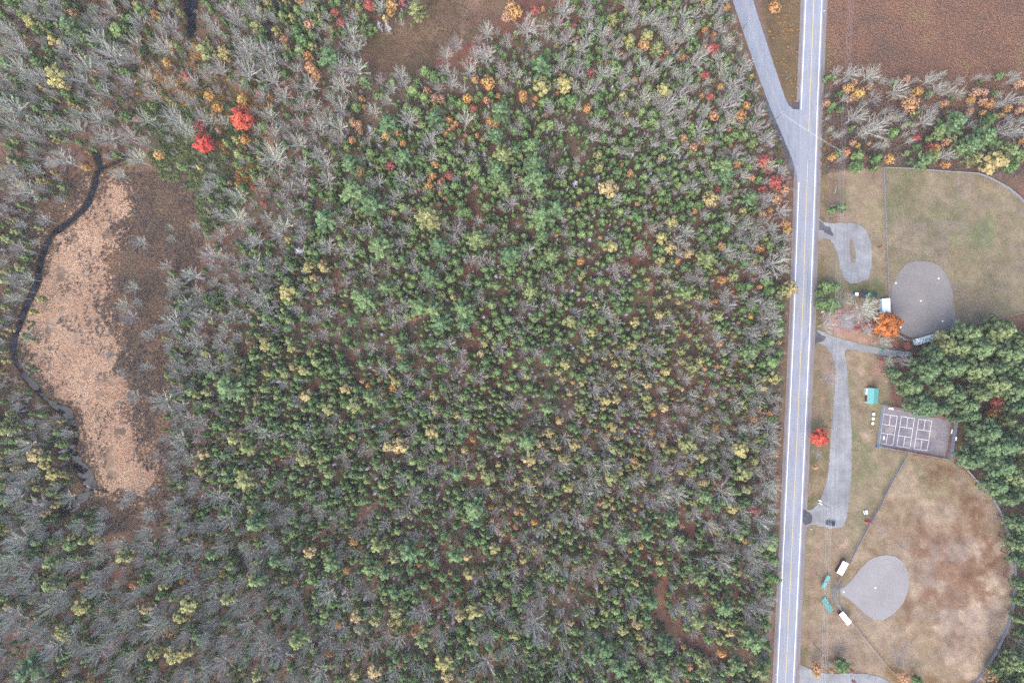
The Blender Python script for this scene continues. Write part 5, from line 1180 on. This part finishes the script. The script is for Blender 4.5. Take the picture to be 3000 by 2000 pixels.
# --- bleachers
def bleacher(corners, rows, plank, frame, label, climb):
    ce, rz, L, Wd = frame_of(corners, 1.0); b = empty('bleacher', Vector((ce.x, ce.y, 0)), rz)
    for k in range(rows):
        y = climb * (-.5 + (k + .35) / rows) * Wd; zz = .42 + .30 * k
        MB().box(0, y, zz, L, Wd / rows * .58, .05).obj('seat_plank', plank, b)
        if k: MB().box(0, y - climb * Wd / rows * .5, zz - .28, L * .98, Wd / rows * .34, .04).obj('foot_plank', plank, b)
    top = .42 + .30 * (rows - 1)
    for k in range(4):
        x = (-.46 + .92 * k / 3) * L
        MB().tube([(x, -climb * Wd * .46, .36), (x, climb * Wd * .46, top - .05), (x, climb * Wd * .48, 0)], .04, 5).obj('frame', frame, b)
        MB().tube([(x, climb * Wd * .5, top), (x, climb * Wd * .52, top + .9)], .035, 5).obj('back_post', frame, b)
    for q in (.45, .9): MB().tube([(-L * .46, climb * Wd * .52, top + q), (L * .46, climb * Wd * .52, top + q)], .03, 5).obj('back_rail', frame, b)
    MB().box(L * .02, 0, top * .55, .07, Wd * .9, .05).obj('aisle_rail', frame, b)
    return tag(b, label, 'bleacher', 'spectator bleachers')
bleacher([TQ(505, 680), TQ(455, 775), TQ(497, 800), TQ(550, 694)], 5, MAT['tealplank'], MAT['tealdark'], 'teal bleacher beside the long fence and the lower backstop', -1)
bleacher([TQ(460, 890), TQ(530, 1000), TQ(568, 962), TQ(500, 862)], 5, MAT['tealplank'], MAT['tealdark'], 'teal bleacher beside the dugout nearest the woodland drive', -1)
bleacher([R2(905, 925), R2(1105, 890), R2(1030, 705), R2(820, 730)], 5, MAT['redplank'], MAT['redplank'], 'red-brown bleacher beside the leaf-littered dugout', -1)
bleacher([R2(510, 780), R2(680, 870), R2(740, 720), R2(560, 620)], 5, MAT['redplank'], MAT['redplank'], 'red-brown bleacher half under the rust-orange maple', -1)
# --- backstops
def backstop(pts, h, label):
    f = fence('backstop', pts, h, label, 'backstop', 'link', 2.8, False, 'ball field backstops')
    w = [Vector(P(*p)) - Vector(P(*pts[0])) for p in pts]
    for z in (h * .33, h * .66): MB().tube([q + Vector((0, 0, z)) for q in w], .04, 5).obj('mid_rail', MAT['galv'], f)
    return f
backstop(tp(TQ, '592 742, 556 770, 550 830, 556 884, 582 908'), 5.5, 'tall chain-link backstop behind the lower home plate')
fence('wing_fence', tp(TQ, '584 912, 622 975'), 2.6, 'short wing fence between the lower backstop and its bottom dugout')
fence('wing_fence', tp(TQ, '594 738, 612 700'), 1.4, 'short wing fence between the lower backstop and its top dugout')
backstop(tp(R2, '560 470, 860 640, 1080 628'), 3.0, 'chain-link backstop half hidden by the rust-orange maple')
# --- barrels, bins
def barrel(px, mat, label, h=.9, r=.32, grp='barrels'):
    b = empty('barrel', Vector(P(*px)))
    MB().lathe([(0, 0), (r * .92, 0), (r, h * .3), (r, h * .7), (r * .94, h * .97), (r * .85, h)], 12).obj('body', mat, b)
    MB().lathe([(r * .97, h * .96), (r * .97, h * 1.02), (0, h * 1.05)], 12).obj('lid', mat, b)
    return tag(b, label, 'barrel', grp)
barrel(R2(230, 945), MAT['greenplastic'], 'green bin on the gravel spur below the rust-orange maple', 1.1, .5)
barrel(R2(665, 1035), MAT['greenplastic'], 'green bin at the end of the gravel spur beside the pale bare tree')
barrel(R2(1280, 1005), MAT['whitewood'], 'white barrel beside the red-brown bleacher and the pines')
barrel(R2(1272, 1150), MAT['concrete'], 'pale barrel half hidden among the pines near the bleacher')
barrel(R4(215, 1085), MAT['blueplastic'], 'blue bin outside the court fence corner', 1.0, .45)
barrel(R4(300, 1048), MAT['greenplastic'], 'green bin inside the court fence corner', .9, .45)
t_ = empty('old_tyre', Vector(P(*R1(1505, 460))))
MB().lathe([(.30, .03), (.42, 0), (.52, .08), (.52, .2), (.42, .27), (.30, .24), (.30, .03)], 18).obj('tyre', MAT['black'], t_)
tag(t_, 'old black tyre lying beside the white-roofed dugout', 'tyre')
# --- sand pit
sq = tp(R1, '675 772, 985 806, 945 1134, 636 1100')
sp = empty('sand_pit', Vector(P(*sq[0]))); o0 = Vector(P(*sq[0]))
ms = MB(); ms.add([Vector(P(*q)) - o0 + Vector((0, 0, .05)) for q in sq], [(3, 2, 1, 0)]); ms.obj('sand', MAT['sand'], sp)
for a, b in zip(sq, sq[1:] + sq[:1]):
    a_, b_ = Vector(P(*a)) - o0, Vector(P(*b)) - o0; m_ = (a_ + b_) / 2; d_ = b_ - a_
    MB().box(m_.x, m_.y, .08, d_.length + .1, .11, .18, math.atan2(d_.y, d_.x)).obj('border_board', MAT['paleboard'], sp)
tag(sp, 'square grey sand pit edged with pale boards', 'sand pit')
# --- playground
pg = empty('playground_set', Vector(P(*R1(1130, 350))), -.02)
def pgx(x, y): return ((x - 1130) * .1275 * M * .985, -(y - 350) * .1275 * M * .985)
def tower(cx, cy, w, d, zr, roofm, name):
    x, y = pgx(cx, cy)
    for a in (-1, 1):
        for b in (-1, 1): MB().box(x + a * w * .42, y + b * d * .42, zr / 2, .12, .12, zr).obj('post', MAT['greenplastic'], pg)
    MB().box(x, y, 1.2, w * .86, d * .86, .1).obj('platform', MAT['wood'], pg)
    rf = MB().add([(x - w / 2, y - d / 2, zr), (x + w / 2, y - d / 2, zr), (x + w / 2, y + d / 2, zr), (x - w / 2, y + d / 2, zr), (x - w * .12, y, zr + .8), (x + w * .12, y, zr + .8)],
                  [(0, 1, 5, 4), (1, 2, 5), (2, 3, 4, 5), (3, 0, 4), (3, 2, 1, 0)]).obj(name, roofm, pg)
tower(1132, 352, 2.8, 3.0, 2.7, MAT['navy'], 'roof'); tower(1375, 350, 2.0, 2.0, 2.5, MAT['navy'], 'roof')
x, y = pgx(985, 332); MB().box(x, y, 1.35, 1.4, 1.4, .08).obj('white_deck', MAT['white'], pg)
for a in (-1, 1):
    for b in (-1, 1): MB().box(x + a * .6, y + b * .6, .66, .1, .1, 1.3).obj('post', MAT['greenplastic'], pg)
x0, y0 = pgx(1205, 328); x1, y1 = pgx(1310, 328); MB().box((x0 + x1) / 2, y0, 1.3, x1 - x0, .85, .1).obj('bridge', MAT['greenplastic'], pg)
for sy in (-1, 1): MB().tube([(x0, y0 + sy * .4, 2.0), (x1, y0 + sy * .4, 2.0)], .04, 5).obj('handrail', MAT['greenplastic'], pg)
x, y = pgx(935, 345); MB().add([(x + .4, y - .3, 1.3), (x + .4, y + .3, 1.3), (x - .3, y + .3, .75), (x - .3, y - .3, .75), (x - 1.0, y + .3, .3), (x - 1.0, y - .3, .3), (x + .4, y - .35, 1.5), (x - 1.0, y - .35, .5), (x + .4, y + .35, 1.5), (x - 1.0, y + .35, .5)],
    [(0, 1, 2, 3), (3, 2, 4, 5), (0, 3, 5, 7, 6), (1, 8, 9, 4, 2)]).obj('slide', MAT['blueplastic'], pg)
x, y = pgx(1040, 350); MB().box(x, y, 1.9, .12, 2.4, 1.1).obj('side_panel', MAT['maroon'], pg)
tag(pg, 'playground set with dark roofed towers joined by a green bridge', 'playground')
# --- parked car
def make_car(px, rz):
    c = empty('parked_car', Vector(P(*px)) + Vector((0, 0, .03)), rz)
    L, Wc = 4.45, 1.85
    prof = [(-2.2, .42, .80), (-2.12, .32, 1.02), (-1.5, .26, 1.06), (-.9, .26, 1.03), (0, .26, 1.0), (.9, .26, .98), (1.5, .28, .92), (2.0, .34, .80), (2.22, .45, .62)]
    def loft(secs, name, mat, sm=True):
        mb = MB(); n = 0
        vs = []
        for x, hw, z0, z1, tin in secs:
            vs += [(x, -hw, z0), (x, -hw * 1.0, (z0 + z1) / 2), (x, -hw * tin, z1), (x, hw * tin, z1), (x, hw, (z0 + z1) / 2), (x, hw, z0)]
        fs = []
        for i in range(len(secs) - 1):
            for k in range(6): fs.append((i * 6 + k, i * 6 + (k + 1) % 6, i * 6 + 6 + (k + 1) % 6, i * 6 + 6 + k))
        fs += [tuple(range(6))[::-1], tuple(range(len(vs) - 6, len(vs)))]
        mb.add(vs, fs); return mb.obj(name, mat, c)
    hw = lambda x: Wc / 2 * (1 - .10 * (abs(x) / 2.22) ** 4)
    loft([(x, hw(x), z0, z1, .93) for x, z0, z1 in prof], 'body', MAT['carpaint'])
    loft([(-2.0, .80, 1.0, 1.06, .95), (-1.65, .78, 1.0, 1.52, .84), (-.6, .79, 1.0, 1.62, .82), (.25, .79, .98, 1.56, .82), (1.15, .80, .96, 1.0, .95)], 'windows', MAT['glassdark'])
    loft([(-1.72, .64, 1.50, 1.56, .97), (-.6, .66, 1.58, 1.66, .97), (.18, .65, 1.53, 1.60, .97)], 'roof', MAT['carpaint'])
    for sy in (-1, 1):
        MB().tube([(-1.5, sy * .56, 1.62), (-.5, sy * .58, 1.71), (.15, sy * .56, 1.65)], .025, 5).obj('roof_rail', MAT['black'], c)
        MB().box(.85, sy * .98, 1.02, .16, .18, .13).obj('wing_mirror', MAT['carpaint'], c)
        MB().box(2.10, sy * .62, .68, .16, .36, .12).obj('headlight', MAT['white'], c)
        MB().box(-2.14, sy * .68, .88, .10, .26, .16).obj('tail_light', MAT['redlight'], c)
        for x in (-1.35, 1.35):
            w = MB().tube([(x, sy * .72, .33), (x, sy * .93, .33)], .34, 14).obj('tyre', MAT['black'], c)
            MB().tube([(x, sy * .92, .33), (x, sy * .945, .33)], .21, 10).obj('rim', MAT['chrome'], w)
    return tag(c, 'dark blue-grey hatchback parked on the gravel drive', 'car')
make_car(TQ(538, 257), -.17 + math.pi * 0)
# --- picnic bench by the long fence
pb = empty('picnic_table', Vector(P(*TQ(826, 166))), .25 + math.pi / 2)
for k in range(3): MB().box(0, -.25 + .25 * k, .74, 1.9, .22, .05).obj('top_plank', MAT['whitewood'], pb)
for sy in (-1, 1): MB().box(0, sy * .78, .44, 1.9, .28, .05).obj('seat_plank', MAT['whitewood'], pb)
for sx in (-1, 1): MB().box(sx * .7, 0, .40, .08, 1.5, .08).obj('leg_frame', MAT['wood'], pb); MB().box(sx * .7, 0, .36, .08, .08, .7).obj('leg', MAT['wood'], pb)
tag(pb, 'pale picnic table on the grass beside the long straight fence', 'table')
# --- bases
for i, (t_, x, y, lb) in enumerate(((TH, 1182, 1135, 'white base beside the low dark fence on the top infield'), (TH, 1567, 1094, 'white base nearest the top outfield'), (TH, 1604, 1477, 'white base nearest the pines on the top infield'), (TH, 1226, 1533, 'white home plate beside the rust-orange maple'),
                                    (TQ, 648, 820, 'white home plate before the lower backstop'), (TQ, 908, 787, 'white pitching plate in the middle of the lower infield'), (TH, 1407, 1295, 'white pitching plate in the middle of the top infield'))):
    b = MB().prism([(-.30, -.26), (.30, -.26), (.30, .22), (0, .36), (-.30, .22)] if i in (3, 4) else [(-.28, -.28), (.28, -.28), (.28, .28), (-.28, .28)], 0, .07).obj('base_plate', MAT['white'], None, Vector(P(*t_(x, y))) + Vector((0, 0, .026)), .3 * i)
    tag(b, lb, 'base', 'ball field bases')
# --- utility poles and wires
POLES = [((2466, -60), 'off the top'), ((2448, 242), 'in the scrub below the brown heath'), ((2435, 465), 'near the top ball field corner'), ((2430, 643), 'beside the gravel lot entrance'), ((2420, 925), 'at the sand pit'),
         ((2409, 1247), 'beside the red roadside maple'), ((2399, 1470), 'beside the lower drive entrance'), ((2391, 1680), 'beside the teal bleachers'), ((2384, 1885), 'near the woodland drive'), ((2376, 2080), 'off the bottom')]
PH = 11.5
def upole(px, rz, label):
    p = empty('utility_pole', Vector(P(*px)), rz)
    MB().tube([(0, 0, -.5), (0, 0, PH)], [.16, .10], 8).obj('pole', MAT['wood'], p)
    MB().box(0, 0, PH - .5, 2.4, .12, .14).obj('crossarm', MAT['wood'], p)
    for x in (-1.05, -.4, .4, 1.05): MB().lathe([(0, 0), (.06, 0), (.09, .08), (.05, .16), (0, .2)], 8, (x, 0, PH - .43)).obj('insulator', MAT['white'], p)
    return tag(p, label, 'utility pole', 'utility poles')
for px, lb in POLES[1:-1]: upole(px, 0.05, 'wooden utility pole ' + lb)
upole((2168, 96), 1.2, 'wooden utility pole beside the upper side road'); upole((2262, 358), 1.0, 'wooden utility pole at the junction edge')
def wire(pts, label, r=.018):
    q = []
    for a, b in zip(pts[:-1], pts[1:]):
        a, b = Vector(a), Vector(b)
        for k in range(10): t = k / 10; q.append(a + (b - a) * t - Vector((0, 0, 3.2 * t * (1 - t))))
    q.append(Vector(pts[-1]))
    return tag(MB().tube(q, r, 3).obj('overhead_wire', MAT['galv']), label, 'wire', 'overhead wires')
for dx, lb in ((-1.05, 'overhead wire nearest the main road'), (-.4, 'second overhead wire from the main road'), (.4, 'third overhead wire from the main road'), (1.05, 'overhead wire farthest from the main road')):
    wire([Vector(P(*p[0])) + Vector((dx, 0, PH - .22)) for p in POLES], lb)
for k, lb in ((0, 'upper of two wires crossing the road junction'), (.7, 'lower of two wires crossing the road junction')):
    wire([Vector(P(2262, 358)) + Vector((k, 0, PH - .22)), Vector(P(2435, 465)) + Vector((k, -.3, PH - .22))], lb)
wire([Vector(P(2168, 96)) + Vector((0, 0, PH - .22)), Vector(P(2262, 358)) + Vector((0, 0, PH - .22))], 'overhead wire along the edge of the side road')
# --- signs and marker posts
def marker(px, label):
    m_ = empty('marker_post', Vector(P(*px)))
    MB().box(0, 0, .5, .08, .08, 1.0).obj('post', MAT['whitewood'], m_); MB().box(0, 0, 1.0, .45, .12, .3).obj('plate', MAT['white'], m_)
    return tag(m_, label, 'marker', 'roadside markers')
marker((2312, 657), 'white marker at the wood edge opposite the gravel lot'); marker(TQ(125, 652), 'white marker on the wooded verge opposite the teal bleachers'); marker(TQ(90, 1488), 'white marker on the wooded verge opposite the woodland drive')
marker(TD(528, 107), 'white marker on the heath side of the main road'); marker(TQ(375, 300), 'white marker on the grass corner below the lower drive entrance')
sg = empty('sign_post', Vector(P(2394, 1462)), -.4)
MB().tube([(0, 0, 0), (0, 0, 3.0)], .06, 6).obj('pole', MAT['galv'], sg)
MB().box(.1, 0, 2.7, 1.5, .35, .6).obj('upper_board', MAT['white'], sg); MB().box(1.4, -1.1, 1.6, 1.7, .25, .5).obj('lower_board', MAT['white'], sg); MB().tube([(.1, 0, 1.6), (1.4, -1.1, 1.6)], .04, 5).obj('arm', MAT['galv'], sg)
tag(sg, 'post with two white boards at the lower drive entrance', 'sign')
# --- stones and fallen trunks
def stone_mesh(seed, r):
    rs = np.random.RandomState(seed); mb = MB(); n = 8
    vs = []; 
    for zz, rr in ((0, .9), (.35, 1.0), (.65, .7)):
        for k in range(n): a = 6.283 * k / n; q_ = rr * rs.uniform(.75, 1.15); vs.append((r * q_ * math.cos(a), r * q_ * .75 * math.sin(a), r * zz))
    vs.append((0, 0, r * .78)); fs = []
    for i in range(2):
        for k in range(n): fs.append((i * n + k, i * n + (k + 1) % n, i * n + n + (k + 1) % n, i * n + n + k))
    fs += [(2 * n + k, 2 * n + (k + 1) % n, 3 * n) for k in range(n)]
    mb.add(vs, fs); return mb
for i, (x, y, r, lb) in enumerate(((755, 1285, 8, 'topmost'), (785, 1302, 12, 'largest'), (800, 1312, 9, 'third'), (762, 1308, 8, 'leftmost'), (850, 1330, 9, 'fifth'), (890, 1322, 7, 'rightmost'), (706, 1465, 10, 'lowest'), (735, 1470, 7, 'eighth'), (752, 1458, 6, 'ninth'))):
    tag(stone_mesh(i, r * .325 * M * 1.1).obj('boulder', MAT['stone'], None, Vector(P(*TI(x, y))) + Vector((0, 0, -.62)), i), f'{lb} of the white stones in the stream mouth', 'stone', 'white stones in the stream')
ring = empty('stone_ring', Vector(P(2466, 1896)))
for k in range(17):
    a = 1.0 + 4.9 * k / 16; stone_mesh(40 + k, rnd.uniform(.22, .38)).obj('stone', MAT['stone'], ring, (1.9 * math.cos(a), 1.7 * math.sin(a), -.1), k)
tag(ring, 'broken ring of white stones on the dry grass near the woodland drive', 'stone ring')
def log(a, b, label, r=.14):
    p, q = Vector(P(*a)), Vector(P(*b)); d = q - p
    o = MB().tube([(0, 0, .15), d * .5 + Vector((0, 0, .3)), d + Vector((0, 0, .2))], [r, r * .8, r * .45], 6).obj('fallen_trunk', MAT['deadwood'], None, p)
    return tag(o, label, 'fallen trunk', 'fallen grey trunks')
log(TF_(105, 1005), TE(2245, 1022), 'long white fallen trunk at the edge of the brown marsh', .2)
log(TD(1150, 1080), TD(1250, 990), 'pale fallen trunk below the golden tree in the scrub'); log(TD(190, 720), TD(242, 672), 'thin pale trunk on the wedge between the two roads', .1)
log(TI(485, 1422), TI(592, 1350), 'thin pale trunk beside the stream mouth', .12); log(TI(65, 1055), TI(190, 1040), 'thin pale trunk among the yellow conifers by the stream', .12)
log(TN(1380, 1280), TN(1415, 1170), 'short white trunk on the bare floor near the bottom middle', .14); log(TH(585, 440), TH(662, 428), 'dark branch lying above the gravel lot', .12); log(TH(632, 330), TH(645, 255), 'pale log lying below the scrub near the wires', .18)
log(TA(960, 160), TA(1040, 250), 'thin white trunk among the grey trees near the upper stream', .1); log(TE(160, 622), TE(255, 660), 'curved pale trunk on the scrub bank of the stream', .13)

# --- dark tyre marks and crack lines on the asphalt
MAT['mark'] = plain('dark_crack_seal', C(132, 132, 146), .8, 0, .2)
for q, w_ in (([TL(x, y) for x, y in ((388, 130), (360, 190), (338, 280), (330, 380), (318, 520))], .5), ([TL(x, y) for x, y in ((395, 60), (372, 120), (352, 210), (346, 320))], .4), ([(roadx(y) + 36, y) for y in (620, 760, 860, 960)], .45), ([(roadx(y) + 12, y) for y in (1500, 1560, 1640)], .4),
              ([TH(x, y) for x, y in ((388, 830), (392, 1000), (384, 1200), (372, 1400))], .5), ([TD(x, y) for x, y in ((190, 1200), (240, 1330), (300, 1450), (330, 1568))], .5)):
    stripe('crack_line', q, w_, .058, MAT['mark'], mroad)

# --- thin haze volume added below the drone to soften contrast and lift darks
hz = MB(); hz.box(0, 0, 158, 1500, 1300, 322); 
hm = bpy.data.materials.new('thin_haze'); hm.use_nodes = True; ht = hm.node_tree; ht.nodes.clear()
ho = ht.nodes.new('ShaderNodeOutputMaterial'); hv = ht.nodes.new('ShaderNodeVolumePrincipled'); hv.inputs['Color'].default_value = (.96, .96, .97, 1); hv.inputs['Density'].default_value = .00007
ht.links.new(hv.outputs[0], ho.inputs['Volume'])
tag(hz.obj('haze', hm), kind='stuff')
